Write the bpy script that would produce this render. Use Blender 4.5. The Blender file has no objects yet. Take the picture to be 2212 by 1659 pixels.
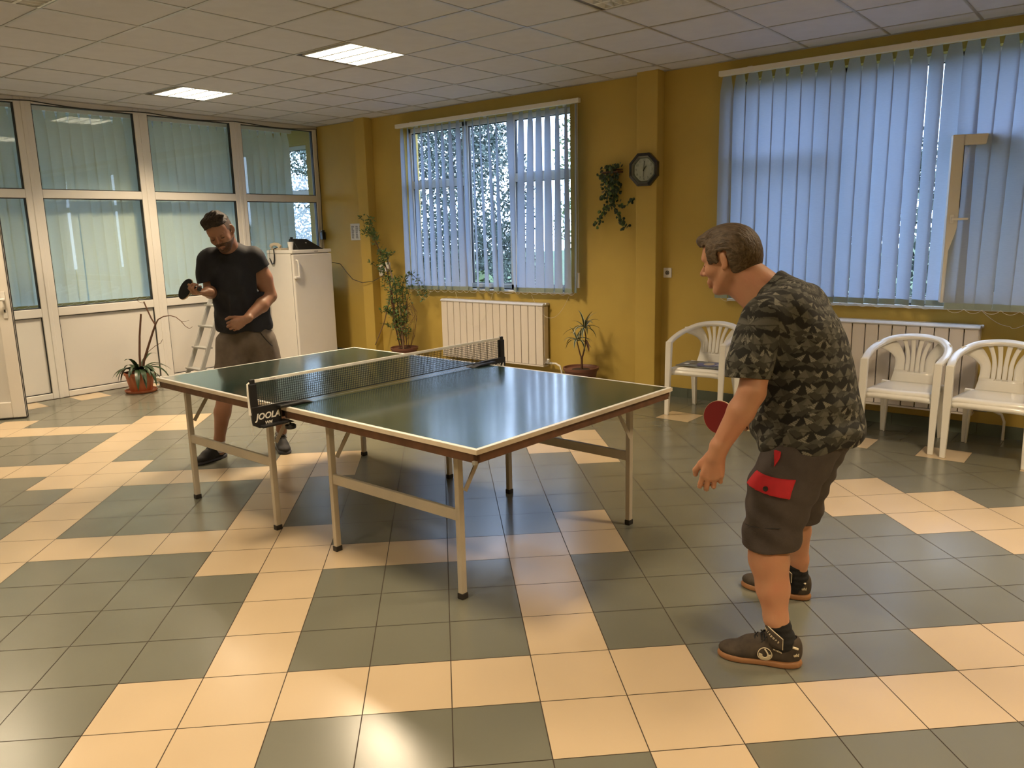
import bpy, math, random, numpy as np
from mathutils import Vector, Matrix, Euler
R_ = math.radians
scene = bpy.context.scene
COL = scene.collection

# ------------------------------------------------------------------ camera
cam_d = bpy.data.cameras.new('camera'); cam = bpy.data.objects.new('camera', cam_d); COL.objects.link(cam)
cam_d.sensor_width = 36; cam_d.lens = 36*1696.46/2212; cam_d.clip_start = 0.05; cam_d.clip_end = 200
_r = Vector((0.77609374, 0.63021614, -0.02249706)); _d = Vector((0.10420778, -0.16334987, -0.98104921)); _f = Vector((-0.62194794, 0.75904179, -0.19244823))
cam.matrix_world = Matrix(((_r.x, -_d.x, -_f.x, 1.9494), (_r.y, -_d.y, -_f.y, -1.9469), (_r.z, -_d.z, -_f.z, 1.6105), (0, 0, 0, 1)))
scene.camera = cam

# ------------------------------------------------------------------ view, world, lights
scene.view_settings.view_transform = 'Standard'
scene.view_settings.look = 'None'
scene.view_settings.gamma = 1
scene.view_settings.use_curve_mapping = False
scene.view_settings.exposure = 0.08
SKY = (0.58, 0.73, 1.0); SKY_S = 6.5
LAMP = (1.0, 0.765, 0.50)
world = bpy.data.worlds.new('sky'); scene.world = world; world.use_nodes = True
bg = world.node_tree.nodes['Background']; bg.inputs[0].default_value = (*SKY, 1); bg.inputs[1].default_value = SKY_S
CEIL = 2.985; WY = 4.775; PX = -6.757
LX0, LX1, LY0, LY1 = -10.6, 4.4, -5.0, WY      # extent of floor / ceiling
# ceiling luminaires: (x0, y0, lit power)
FIX = [(-3.412, 2.076, 60), (-5.826, 2.091, 46), (-0.976, 2.046, 0), (-3.45, -0.372, 0), (-0.976, -0.372, 27), (1.45, -2.80, 32), (-0.976, -2.80, 28), (-5.826, -0.372, 30), (-3.45, -2.80, 20), (1.45, -0.372, 0), (3.4, -0.372, 58), (1.45, 2.046, 36)]  # last entry is an unseen light added to brighten the chair side
for (fx, fy, pw) in FIX:
    if pw:
        ld = bpy.data.lights.new('ceiling_lamp', 'AREA'); ld.shape = 'SQUARE'; ld.size = 0.5; ld.energy = pw*1.15; ld.color = LAMP; ld.spread = R_(125)
        lo = bpy.data.objects.new('ceiling_lamp', ld); COL.objects.link(lo); lo.location = (fx+0.29, fy+0.29, CEIL-0.012)

# ------------------------------------------------------------------ helpers
def tag(o, label=None, cat=None, group=None, kind=None):
    if label: o['label'] = label
    if cat: o['category'] = cat
    if group: o['group'] = group
    if kind: o['kind'] = kind
    return o
def thing(name, label=None, cat=None, loc=(0, 0, 0), group=None, kind=None):
    o = bpy.data.objects.new(name, None); COL.objects.link(o); o.location = loc; o.empty_display_size = .1
    return tag(o, label, cat, group, kind)
def V(*a): return Vector(a)
def nt(m): return m.node_tree.nodes, m.node_tree.links
def mat(name, col, rough=.5, metal=0, spec=.5, var=0, vscale=8, bump=0, bscale=60, coat=0, sheen=0, emit=None, es=0, sub=0):
    m = bpy.data.materials.new(name); m.use_nodes = True; N, L = nt(m); b = N['Principled BSDF']
    b.inputs['Base Color'].default_value = (*col, 1); b.inputs['Roughness'].default_value = rough
    b.inputs['Metallic'].default_value = metal; b.inputs['Specular IOR Level'].default_value = spec
    if coat: b.inputs['Coat Weight'].default_value = coat
    if sheen: b.inputs['Sheen Weight'].default_value = sheen
    if sub:
        b.inputs['Subsurface Weight'].default_value = sub; b.inputs['Subsurface Radius'].default_value = (.012, .004, .002); b.inputs['Subsurface Scale'].default_value = 1
    if emit: b.inputs['Emission Color'].default_value = (*emit, 1); b.inputs['Emission Strength'].default_value = es
    tc = N.new('ShaderNodeTexCoord')
    if var:
        n = N.new('ShaderNodeTexNoise'); n.inputs['Scale'].default_value = vscale; n.inputs['Detail'].default_value = 5
        L.new(tc.outputs['Object'], n.inputs['Vector'])
        r = N.new('ShaderNodeMapRange'); r.inputs['From Min'].default_value = .3; r.inputs['From Max'].default_value = .7
        r.inputs['To Min'].default_value = 1-var; r.inputs['To Max'].default_value = 1+var
        L.new(n.outputs['Fac'], r.inputs['Value'])
        mx = N.new('ShaderNodeVectorMath'); mx.operation = 'SCALE'; mx.inputs[0].default_value = col
        L.new(r.outputs[0], mx.inputs['Scale']); L.new(mx.outputs[0], b.inputs['Base Color'])
    if bump:
        n2 = N.new('ShaderNodeTexNoise'); n2.inputs['Scale'].default_value = bscale; n2.inputs['Detail'].default_value = 3
        L.new(tc.outputs['Object'], n2.inputs['Vector'])
        bp = N.new('ShaderNodeBump'); bp.inputs['Strength'].default_value = bump; bp.inputs['Distance'].default_value = .002
        L.new(n2.outputs['Fac'], bp.inputs['Height']); L.new(bp.outputs[0], b.inputs['Normal'])
    return m
def fabric_translucent(name, col, tcol, fac):
    m = bpy.data.materials.new(name); m.use_nodes = True; N, L = nt(m); N.remove(N['Principled BSDF']); o = N['Material Output']
    d = N.new('ShaderNodeBsdfDiffuse'); t = N.new('ShaderNodeBsdfTranslucent'); mx = N.new('ShaderNodeMixShader')
    tc = N.new('ShaderNodeTexCoord'); n = N.new('ShaderNodeTexNoise'); n.inputs['Scale'].default_value = 300
    mp = N.new('ShaderNodeMapping'); mp.inputs['Scale'].default_value = (.1, .1, 1)
    L.new(tc.outputs['Object'], mp.inputs[0]); L.new(mp.outputs[0], n.inputs['Vector'])
    r = N.new('ShaderNodeMapRange'); r.inputs['To Min'].default_value = .92; r.inputs['To Max'].default_value = 1.08; L.new(n.outputs['Fac'], r.inputs['Value'])
    for sh, c in ((d, col), (t, tcol)):
        s = N.new('ShaderNodeVectorMath'); s.operation = 'SCALE'; s.inputs[0].default_value = c; L.new(r.outputs[0], s.inputs['Scale']); L.new(s.outputs[0], sh.inputs['Color'])
    mx.inputs[0].default_value = fac; L.new(d.outputs[0], mx.inputs[1]); L.new(t.outputs[0], mx.inputs[2]); L.new(mx.outputs[0], o.inputs[0])
    return m
def glass(name, tint=(1, 1, 1), refl=1.0):
    m = bpy.data.materials.new(name); m.use_nodes = True; N, L = nt(m); N.remove(N['Principled BSDF']); o = N['Material Output']
    f = N.new('ShaderNodeFresnel'); ge = N.new('ShaderNodeNewGeometry'); mr = N.new('ShaderNodeMapRange'); mr.inputs['To Min'].default_value = 1.5; mr.inputs['To Max'].default_value = 1/1.5; L.new(ge.outputs['Backfacing'], mr.inputs[0]); L.new(mr.outputs[0], f.inputs[0]); t = N.new('ShaderNodeBsdfTransparent'); t.inputs[0].default_value = (*tint, 1)
    g = N.new('ShaderNodeBsdfGlossy'); g.inputs['Roughness'].default_value = .015; g.inputs['Color'].default_value = (refl, refl, refl, 1)
    mx = N.new('ShaderNodeMixShader'); L.new(f.outputs[0], mx.inputs[0]); L.new(t.outputs[0], mx.inputs[1]); L.new(g.outputs[0], mx.inputs[2]); L.new(mx.outputs[0], o.inputs[0])
    return m

class MB:
    def __init__(s): s.v = []; s.f = []; s.m = []; s.mi = 0
    def add(s, vs, fs):
        n = len(s.v); s.v += [tuple(v) for v in vs]
        for f in fs: s.f.append([i+n for i in f]); s.m.append(s.mi)
    def box(s, a, b, M=None):
        x0, y0, z0 = a; x1, y1, z1 = b
        vs = [(x0,y0,z0),(x1,y0,z0),(x1,y1,z0),(x0,y1,z0),(x0,y0,z1),(x1,y0,z1),(x1,y1,z1),(x0,y1,z1)]
        if M is not None: vs = [M @ Vector(v) for v in vs]
        s.add(vs, [(0,3,2,1),(4,5,6,7),(0,1,5,4),(1,2,6,5),(2,3,7,6),(3,0,4,7)])
    def bar(s, a, b, w, h, up=(0, 0, 1)):
        a = Vector(a); b = Vector(b); t = (b-a).normalized(); up = Vector(up)
        x = t.cross(up)
        if x.length < 1e-4: x = t.cross(Vector((1, 0, 0)))
        x.normalize(); y = x.cross(t).normalized()
        vs = [p + x*sx*w/2 + y*sy*h/2 for p in (a, b) for sx, sy in ((-1,-1),(1,-1),(1,1),(-1,1))]
        s.add(vs, [(3,2,1,0),(4,5,6,7),(0,1,5,4),(1,2,6,5),(2,3,7,6),(3,0,4,7)])
    def sweep(s, path, sec, up=(0, 0, 1), scales=None, cap=True, ups=None):
        path = [Vector(p) for p in path]; n = len(path); k = len(sec); vs = []
        for i, p in enumerate(path):
            t = (path[min(i+1, n-1)] - path[max(i-1, 0)]).normalized(); u = Vector(ups[i] if ups else up)
            x = t.cross(u)
            if x.length < 1e-4: x = t.cross(Vector((1, .01, 0)))
            x.normalize(); y = x.cross(t).normalized(); sc = scales[i] if scales else 1
            if not isinstance(sc, tuple): sc = (sc, sc)
            vs += [p + x*q[0]*sc[0] + y*q[1]*sc[1] for q in sec]
        fs = [(i*k+j, i*k+(j+1) % k, (i+1)*k+(j+1) % k, (i+1)*k+j) for i in range(n-1) for j in range(k)]
        if cap: fs += [tuple(reversed(range(k))), tuple(range((n-1)*k, n*k))]
        s.add(vs, fs)
    def tube(s, path, r, n=8, cap=True):
        sec = [(math.cos(2*math.pi*j/n), math.sin(2*math.pi*j/n)) for j in range(n)]
        path = [Vector(p) for p in path]
        sc = [(q if isinstance(r, (list, tuple)) else r) for q in (r if isinstance(r, (list, tuple)) else [r]*len(path))]
        # parallel transport
        t0 = (path[1]-path[0]).normalized(); u = Vector((0, 0, 1)) if abs(t0.z) < .9 else Vector((1, 0, 0)); ups = []
        for i in range(len(path)):
            t = (path[min(i+1, len(path)-1)]-path[max(i-1, 0)]).normalized(); u = (u - t*u.dot(t)); u.normalize(); ups.append(tuple(u))
        s.sweep(path, sec, ups=ups, scales=sc, cap=cap)
    def lathe(s, prof, c=(0, 0, 0), n=32, ax=None, close=True):
        vs = []; k = len(prof)
        for j in range(n):
            a = 2*math.pi*j/n
            for (r, z) in prof: vs.append(Vector((r*math.cos(a), r*math.sin(a), z)))
        if ax is not None: vs = [ax @ v for v in vs]
        vs = [v+Vector(c) for v in vs]
        fs = [(j*k+i, ((j+1) % n)*k+i, ((j+1) % n)*k+i+1, j*k+i+1) for j in range(n) for i in range(k-1)]
        s.add(vs, fs)
        if close:
            b = len(s.v)-n*k
            s.f.append([b+j*k for j in reversed(range(n))]); s.m.append(s.mi)
            s.f.append([b+j*k+k-1 for j in range(n)]); s.m.append(s.mi)
    def prism(s, poly, z0, z1, M=None):
        n = len(poly); vs = [Vector((x, y, z0)) for x, y in poly] + [Vector((x, y, z1)) for x, y in poly]
        if M is not None: vs = [M @ v for v in vs]
        s.add(vs, [tuple(reversed(range(n))), tuple(range(n, 2*n))] + [(i, (i+1) % n, (i+1) % n+n, i+n) for i in range(n)])
    def build(s, name, mats, parent=None, smooth=False, bevel=0, seg=2, sol=0, sub=0, angle=35):
        me = bpy.data.meshes.new(name); off = Vector(parent.location) if parent else Vector((0, 0, 0))
        if parent and parent.get('_abs'): off = Vector(parent['_abs'])
        me.from_pydata([tuple(Vector(v)-off) for v in s.v], [], s.f)
        if not isinstance(mats, (list, tuple)): mats = [mats]
        for m in mats: me.materials.append(m)
        me.polygons.foreach_set('material_index', s.m)
        me.update()
        o = bpy.data.objects.new(name, me); COL.objects.link(o)
        if parent: o.parent = parent
        if smooth:
            me.polygons.foreach_set('use_smooth', [True]*len(me.polygons))
            if smooth != 'all': me.set_sharp_from_angle(angle=R_(angle))
        if sol: md = o.modifiers.new('s', 'SOLIDIFY'); md.thickness = sol; md.offset = 0
        if bevel: md = o.modifiers.new('b', 'BEVEL'); md.width = bevel; md.segments = seg; md.limit_method = 'ANGLE'; md.harden_normals = False
        if sub: md = o.modifiers.new('u', 'SUBSURF'); md.levels = sub; md.render_levels = sub
        return o
def text_mesh(name, txt, size, m, M, parent=None, ext=.0006, bold=0, shear=0, spacing=1):
    cu = bpy.data.curves.new('t', 'FONT'); cu.body = txt; cu.size = size; cu.extrude = ext; cu.offset = bold; cu.align_x = 'CENTER'; cu.align_y = 'CENTER'; cu.shear = shear; cu.space_character = spacing
    cu.resolution_u = 3
    to = bpy.data.objects.new('t', cu); COL.objects.link(to); bpy.context.view_layer.update()
    me = bpy.data.meshes.new_from_object(to.evaluated_get(bpy.context.evaluated_depsgraph_get()))
    bpy.data.objects.remove(to); me.name = name
    off = Matrix.Translation(-Vector(parent.location)) if parent else Matrix()
    me.transform(off @ M); me.materials.clear(); me.materials.append(m)
    o = bpy.data.objects.new(name, me); COL.objects.link(o)
    if parent: o.parent = parent
    return o
def frame_M(o, x, y):
    x = Vector(x).normalized(); z = x.cross(Vector(y)).normalized(); y = z.cross(x)
    return Matrix(((x.x, y.x, z.x, o[0]), (x.y, y.y, z.y, o[1]), (x.z, y.z, z.z, o[2]), (0, 0, 0, 1)))
def copy_tree(o, parent=None):
    c = o.copy(); COL.objects.link(c)
    if parent: c.parent = parent
    for ch in list(o.children): copy_tree(ch, c)
    return c

# ------------------------------------------------------------------ materials
M = {}
M['yellow'] = mat('yellow_paint', (.50, .355, .075), .62, var=.04, vscale=2.5, bump=.15, bscale=90)
M['ceil'] = mat('ceiling_tile', (.60, .60, .64), .85, var=.03, bump=.4, bscale=180)
M['tbar'] = mat('ceiling_bar', (.50, .49, .48), .32, metal=.5)
M['pvc'] = mat('white_pvc', (.72, .70, .66), .35, var=.02, vscale=3)
M['panel'] = mat('white_panel', (.68, .66, .62), .42, var=.02, vscale=3)
M['seal'] = mat('black_seal', (.02, .02, .02), .5)
M['glass'] = glass('clear_glass', (.95, .98, .97))
M['wglass'] = glass('window_glass', (.96, .98, 1))
M['grout'] = mat('grout', (.045, .032, .02), .8)
M['greenskirt'] = mat('skirting_tile', (.105, .125, .095), .3, var=.08, vscale=5)
M['teal'] = fabric_translucent('partition_slat_fabric', (.74, .82, .74), (.55, .70, .72), .22)
M['slat'] = fabric_translucent('window_slat_fabric', (.52, .58, .60), (.255, .315, .43), .50)
M['hem'] = fabric_translucent('window_slat_hem', (.42, .50, .44), (.30, .36, .34), .35)
M['whiteplastic'] = mat('white_plastic', (.80, .78, .74), .35)
M['chain'] = mat('white_chain', (.75, .72, .64), .5)
M['blackplastic'] = mat('black_plastic', (.012, .012, .013), .4)
M['alu'] = mat('aluminium', (.62, .62, .60), .38, metal=.8, var=.05)
M['rad'] = mat('radiator_enamel', (.72, .66, .60), .4)
M['terracotta'] = mat('terracotta_plastic', (.42, .13, .05), .55, var=.06)
M['brownpot'] = mat('brown_plastic', (.16, .065, .04), .5)
M['soil'] = mat('soil', (.03, .02, .013), .95, bump=.8, bscale=60)
def tile_mat(name, col, var):
    m = mat(name, col, .3, spec=.75); N, L = nt(m); b = N['Principled BSDF']
    b.inputs['Roughness'].default_value = .25
    tc = N.new('ShaderNodeTexCoord'); n = N.new('ShaderNodeTexNoise'); n.inputs['Scale'].default_value = 2.3; n.inputs['Detail'].default_value = 1
    L.new(tc.outputs['Object'], n.inputs['Vector'])
    r = N.new('ShaderNodeMapRange'); r.inputs['To Min'].default_value = 1-var*1.6; r.inputs['To Max'].default_value = 1+var*1.6; L.new(n.outputs['Fac'], r.inputs['Value'])
    s = N.new('ShaderNodeVectorMath'); s.operation = 'SCALE'; s.inputs[0].default_value = col; L.new(r.outputs[0], s.inputs['Scale']); L.new(s.outputs[0], b.inputs['Base Color'])
    r2 = N.new('ShaderNodeMapRange'); r2.inputs['To Min'].default_value = .20; r2.inputs['To Max'].default_value = .34; L.new(n.outputs['Fac'], r2.inputs['Value']); b.inputs['IOR'].default_value = 1.7; b.inputs['Roughness'].default_value = .24
    return m
M['beige'] = tile_mat('beige_tile', (.54, .42, .27), .06)
M['green'] = tile_mat('green_tile', (.150, .150, .115), .07)

# ------------------------------------------------------------------ floor
S = .3062; TH = R_(44.3236); OX, OY = .0107, .0118; CT, ST = math.cos(TH), math.sin(TH)
def tw(i, j): i *= S; j *= S; return (OX+i*CT-j*ST, OY+i*ST+j*CT)
BE = set()
def hb(j, a, b):
    for i in range(a, b+1): BE.add((i, j))
def vb(i, a, b):
    for j in range(a, b+1): BE.add((i, j))
hb(-1, -4, 2); hb(-2, -4, -3); hb(-2, 1, 6); hb(-1, 6, 7); vb(-3, 0, 4); vb(1, 0, 2); hb(3, -4, 2); hb(4, -8, -3); BE.add((2, 4)); vb(-4, 3, 9)
hb(8, -9, -3); hb(9, -14, -8); hb(9, -4, 2); vb(-8, 5, 7); vb(-9, 8, 14); hb(13, -13, -8); BE.add((-8, 14)); BE.add((-13, 14)); BE.add((-3, 9)); BE.add((3, 8)); BE.add((3, 10)); BE.discard((1, 9)); BE.discard((0, 9)); BE.discard((-1, 9)); BE.discard((-2, 9)); BE.add((3,9))
hb(4, 7, 9); hb(3, 8, 10); hb(2, 9, 10); hb(5, 7, 8); BE.add((2, -3)); BE.add((-8, 3)); vb(-9, 3, 4); BE.add((8, -3)); BE.add((7, -2)); BE.add((10, 1)); BE.add((-4, -3)); BE.add((-5, -3))
BE.discard((-9, 3))
def clip(poly, a, b, c):      # keep a*x+b*y<=c
    out = []
    for k in range(len(poly)):
        p, q = poly[k], poly[(k+1) % len(poly)]; dp = a*p[0]+b*p[1]-c; dq = a*q[0]+b*q[1]-c
        if dp <= 0: out.append(p)
        if dp*dq < 0: t = dp/(dp-dq); out.append((p[0]+t*(q[0]-p[0]), p[1]+t*(q[1]-p[1])))
    return out
fl = MB(); fl.mi = 0
fl.add([(LX0, LY0, -.0015), (LX1, LY0, -.0015), (LX1, LY1+.2, -.0015), (LX0, LY1+.2, -.0015)], [(0, 1, 2, 3)])
fl.add([(LX0, LY0, -.1), (LX1, LY0, -.1), (LX1, LY1+.2, -.1), (LX0, LY1+.2, -.1)], [(3, 2, 1, 0)])
G = .0062
def tile(poly, mi):
    if len(poly) < 3: return
    fl.mi = mi; n = len(poly); fl.add([(x, y, 0) for x, y in poly], [tuple(range(n))])
for i in range(-60, 60):
    for j in range(-60, 60):
        q = [tw(i+a, j+b) for a, b in ((G, G), (1-G, G), (1-G, 1-G), (G, 1-G))]
        cx, cy = tw(i+.5, j+.5)
        if cx < LX0-.5 or cx > LX1+.5 or cy < LY0-.5 or cy > LY1: continue
        mi = 1 if (i, j) in BE else 2
        if cx > -6.75:
            q2 = clip(clip(clip(clip(q, 0, 1, 3.905), -1, 0, 6.424), 1, 0, LX1), 0, -1, -LY0)
        else:
            q2 = clip(clip(clip(q, 0, 1, WY), -1, 0, -LX0), 1, 0, -6.80)
        tile(q2, mi)
bs = [-3.125-.62*k for k in range(6, 0, -1)] + [-3.125, -2.505, -1.885, -1.265, -.465, .155, .775, 1.395, 2.015, 2.635, 3.255]
bs = [b for b in bs if b > -6.40]
for k, b in enumerate(bs):
    tile([(b, 3.910), (b+.301, 3.910), (b+.301, 4.211), (b, 4.211)], 1)
    e = bs[k+1] if k+1 < len(bs) else LX1
    tile([(b+.304, 3.910), (e-.003, 3.910), (e-.003, 4.211), (b+.304, 4.211)], 2)
x = -6.42
while x < LX1:
    for y0, y1 in ((4.214, 4.515), (4.518, WY)): tile([(x, y0), (x+.302, y0), (x+.302, y1), (x, y1)], 2)
    x += .305
y = 1.341-.61*10
while y < WY:
    tile([(-6.735, y), (-6.429, y), (-6.429, min(y+.302, WY)), (-6.735, min(y+.302, WY))], 1)
    tile([(-6.735, y+.305), (-6.429, y+.305), (-6.429, min(y+.607, WY)), (-6.735, min(y+.607, WY))], 2); y += .61
fo = fl.build('floor', [M['grout'], M['beige'], M['green']]); tag(fo, kind='structure')

# ------------------------------------------------------------------ ceiling
cb = MB(); P = .608; GX, GY = -2.222, 2.045
xs = [GX+P*k for k in range(-14, 12) if LX0 < GX+P*k < LX1]; ys = [GY+P*k for k in range(-12, 5) if LY0 < GY+P*k < WY]
holes = [(round((fx-GX)/P), round((fy-GY)/P)) for fx, fy, _ in FIX]
X = [LX0]+xs+[LX1]; Y = [LY0]+ys+[WY]
for a in range(len(X)-1):
    for b in range(len(Y)-1):
        k = (round((X[a]-GX)/P), round((Y[b]-GY)/P))
        if k in holes and abs(GX+P*k[0]-X[a]) < .01: continue
        cb.mi = 0; cb.box((X[a], Y[b], CEIL+.003), (X[a+1], Y[b+1], CEIL+.02))
cb.mi = 1
for x in xs: cb.box((x-.009, LY0, CEIL-.001), (x+.009, WY, CEIL+.003))
for y in ys: cb.box((LX0, y-.009, CEIL-.0015), (LX1, y+.009, CEIL+.0035))
cb.box((PX, WY-.03, CEIL-.002), (LX1, WY, CEIL+.003)); cb.box((PX, LY0, CEIL-.002), (PX+.03, WY, CEIL+.003))
cb.mi = 0; cb.box((LX0, LY0, CEIL+.16), (LX1, WY, CEIL+.2))
tag(cb.build('ceiling', [M['ceil'], M['tbar']]), kind='structure')

# ------------------------------------------------------------------ walls
W1 = (-5.16, -2.735, .965, 2.815); W2 = (-1.0, 1.75, .965, 2.815); W0 = (-9.3, -7.02, .965, 2.80)
wb = MB(); T = .26
def wall_y(mb, y0, y1, x0, x1, z1, ops):
    ops = sorted(ops); x = x0
    for (a, b, c, d) in ops:
        mb.box((x, y0, 0), (a, y1, z1)); mb.box((a, y0, 0), (b, y1, c)); mb.box((a, y0, d), (b, y1, z1)); x = b
    mb.box((x, y0, 0), (x1, y1, z1))
wall_y(wb, WY, WY+T, LX0, LX1, CEIL+.2, [W0, W1, W2])
tag(wb.build('wall_back', M['yellow']), kind='structure')
for k, (a, b) in enumerate(((-5.871, -5.684), (-1.905, -1.688))):
    pb = MB(); pb.box((a, WY-.125, 0), (b, WY+.001, CEIL+.01))
    tag(pb.build('trim_%d' % (k+1), M['yellow'], bevel=.006), kind='structure')
wr = MB(); wr.box((LX1, LY0, 0), (LX1+.1, WY, CEIL+.2)); tag(wr.build('wall_right', M['yellow']), kind='structure')
wf = MB(); wf.box((LX0, LY0-.1, 0), (LX1, LY0, CEIL+.2)); tag(wf.build('wall_front', M['yellow']), kind='structure')
# far wall of the neighbouring room with a wide window opening
wn = MB(); wn.box((LX0-.1, LY0, 0), (LX0, -1.2, CEIL+.2)); wn.box((LX0-.1, -1.2, 0), (LX0, WY, .9)); wn.box((LX0-.1, -1.2, 2.75), (LX0, WY, CEIL+.2)); wn.box((LX0-.1, 4.2, .9), (LX0, WY, 2.75))
tag(wn.build('wall_far', M['yellow']), kind='structure')
# skirting tiles along the yellow wall
def skirt(name, x0, x1):
    sb = MB(); x = x0
    while x < x1-.02:
        e = min(x+.30, x1); sb.mi = 0; sb.box((x, WY-.011, 0), (e-.003, WY+.002, .092)); sb.mi = 1; sb.box((e-.003, WY-.009, 0), (e, WY, .09)); x += .30
    o = sb.build(name, [M['greenskirt'], M['grout']]); tag(o, kind='structure')
skirt('baseboard_back', -5.684, -1.905); skirt('baseboard_corner', PX, -5.871); skirt('baseboard_right', -1.688, LX1)
for nm, a, b in (('baseboard_pillar', -1.905, -1.688), ('baseboard_post', -5.871, -5.684)):
    sb = MB(); sb.box((a-.011, WY-.136, 0), (b+.011, WY-.12, .092)); sb.box((b, WY-.13, 0), (b+.011, WY-.011, .092)); sb.box((a-.011, WY-.13, 0), (a, WY-.011, .092))
    tag(sb.build(nm, M['greenskirt']), kind='structure')

# ------------------------------------------------------------------ luminaires
M['lampwhite'] = mat('louvre_metal', (.85, .85, .84), .3)
M['tube_on'] = mat('lit_tube', (1, 1, 1), .4, emit=(1, .88, .66), es=30)
M['tube_off'] = mat('unlit_tube', (.8, .8, .8), .3)
M['lampin'] = mat('reflector', (.9, .9, .88), .4)
labels = {0: 'lit square ceiling light, the larger and nearer of the two glowing panels', 1: 'lit square ceiling light near the glass partition, the smaller glowing panel',
          2: 'unlit louvred ceiling light cut by the top edge of the photo', 3: 'dark louvred ceiling light at the top left corner of the photo'}
for k, (fx, fy, pw) in enumerate(FIX):
    lab = labels.get(k, ('lit square' if pw else 'unlit square')+' ceiling light outside the photo, '+{4: 'over the near end of the table', 5: 'over the camera side right corner', 6: 'over the camera side middle', 7: 'over the open door', 8: 'over the camera side left', 9: 'over the standing camera', 10: 'by the right wall', 11: 'added above the plastic chairs to brighten the right side'}.get(k, ''))
    t = thing('ceiling_light', lab, 'ceiling light', (fx+.29, fy+.29, CEIL-.002), group='square louvred ceiling lights')
    a = .016; w = .576; z0 = CEIL-.002; z1 = CEIL+.055
    h = MB(); fxa, fya = fx+a, fy+a
    h.box((fxa-.004, fya-.004, z1), (fxa+w+.004, fya+w+.004, z1+.004))
    for (p, q) in (((fxa-.004, fya-.004), (fxa+w+.004, fya+.002)), ((fxa-.004, fya+w-.002), (fxa+w+.004, fya+w+.004)), ((fxa-.004, fya-.004), (fxa+.002, fya+w+.004)), ((fxa+w-.002, fya-.004), (fxa+w+.004, fya+w+.004))):
        h.box((*p, z0), (*q, z1))
    h.build('housing', M['lampin'], t)
    for c in range(4):
        yc = fya + w*(c+.5)/4
        tb = MB(); tb.tube([(fxa+.01, yc, z0+.040), (fxa+w-.01, yc, z0+.040)], .013, 10); tb.build('tube', M['tube_on' if pw else 'tube_off'], t, smooth=True)
    lv = MB()
    for c in range(5):
        yc = fya + w*c/4
        lv.prism([(-.010, 0), (.010, 0), (.003, .014), (0, .025), (-.003, .014)], fxa, fxa+w, Matrix(((0, 0, 1, 0), (1, 0, 0, yc if 0 < c < 4 else yc+(.008 if c == 0 else -.008)), (0, 1, 0, z0), (0, 0, 0, 1))))
    for c in range(1, 9):
        xc = fxa + w*c/9; lv.prism([(-.003, 0), (.003, 0), (0.001, .02), (-.001, .02)], fya, fya+w, Matrix(((1, 0, 0, xc), (0, 0, 1, 0), (0, 1, 0, z0), (0, 0, 0, 1))))
    lv.build('louvre', M['lampwhite'], t)

# ------------------------------------------------------------------ glazed partition (left wall)
wl = thing('wall_left', loc=(PX, 2, 0), kind='structure')
fr = MB(); XF = PX-.07; XB = PX     # frame depth
panes = [(4.70, 3.66), (3.515, 2.515), (2.365, 1.36), (1.205, .22), (.07, -.92), (-1.07, -2.06), (-2.21, -3.2), (-3.35, -4.34)]
for (b, a) in panes:
    for z0, z1, m in ((2.112, 2.930, 'g'), (.935, 2.028, 'g'), (.062, .848, 'p')):
        # frame bars round each opening
        s_ = MB()
        for (p, q) in (((a, z0), (a+.008, z1)), ((b-.008, z0), (b, z1)), ((a, z0), (b, z0+.008)), ((a, z1-.008), (b, z1))): s_.box((XF+.018, p[0], p[1]), (XB-.012, q[0], q[1]))
        s_.build('seal', M['seal'], wl)
        g = MB(); g.box((XF+.03, a+.004, z0+.004), (XF+.034 if m == 'g' else XF+.045, b-.004, z1-.004))
        g.build('glass_pane' if m == 'g' else 'lower_panel', M['glass' if m == 'g' else 'panel'], wl)
ed = [4.775] + [v for p in panes for v in p] + [LY0]
for k in range(0, len(ed)-1, 2):
    t_, b_ = ed[k], ed[k+1]; m_ = (t_+b_)/2
    if k == 0: fr.box((XF, b_, 0), (XB, t_, CEIL))
    else:
        fr.box((XF, m_+.003, 0), (XB, t_, CEIL)); fr.box((XF, b_, 0), (XB, m_-.003, CEIL)); fr.box((XF, m_-.02, 0), (XB+.007, m_+.02, CEIL))
for (b, a) in panes:
    for z0, z1 in ((0, .062), (.848, .935), (2.028, 2.112), (2.930, CEIL)): fr.box((XF, a, z0), (XB, b, z1))
fr.build('frame', M['pvc'], wl, bevel=.006)
# open door leaf at the left edge
M['doorw'] = mat('door_white', (.80, .76, .70), .38)
hinge = Vector((-6.60, -.04, 0)); tip = Vector((-6.056, .708, 0)); dv = (tip-hinge).normalized(); dn = Vector((-dv.y, dv.x, 0)); hinge = tip-dv*.93
d1 = thing('door_1', loc=tuple(hinge), kind='structure')
def dp(u, n, z): return hinge+dv*u+dn*n+Vector((0, 0, z))
DM = Matrix(((dv.x, dn.x, 0, hinge.x), (dv.y, dn.y, 0, hinge.y), (0, 0, 1, 0), (0, 0, 0, 1)))
b = MB()
for (u0, u1, z0, z1) in ((0, .11, .012, 2.10), (.82, .93, .012, 2.10), (.11, .82, .012, .16), (.11, .82, .86, .97), (.11, .82, 1.99, 2.10)): b.box((u0, -.03, z0), (u1, .03, z1), DM)
b.build('leaf_frame', M['doorw'], d1, bevel=.008)
b = MB(); b.box((.10, -.012, .15), (.83, .012, .87), DM); b.build('lower_panel', M['panel'], d1)
b = MB(); b.box((.10, -.004, .96), (.83, .004, 2.0), DM); b.build('glass_pane', M['glass'], d1)
b = MB(); b.box((.925, -.024, .012), (.934, -.016, 2.1), DM); b.box((.925, .006, .012), (.934, .024, 2.1), DM); b.box((0, -.032, .004), (.93, .032, .014), DM); b.build('seal', M['seal'], d1)
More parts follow.
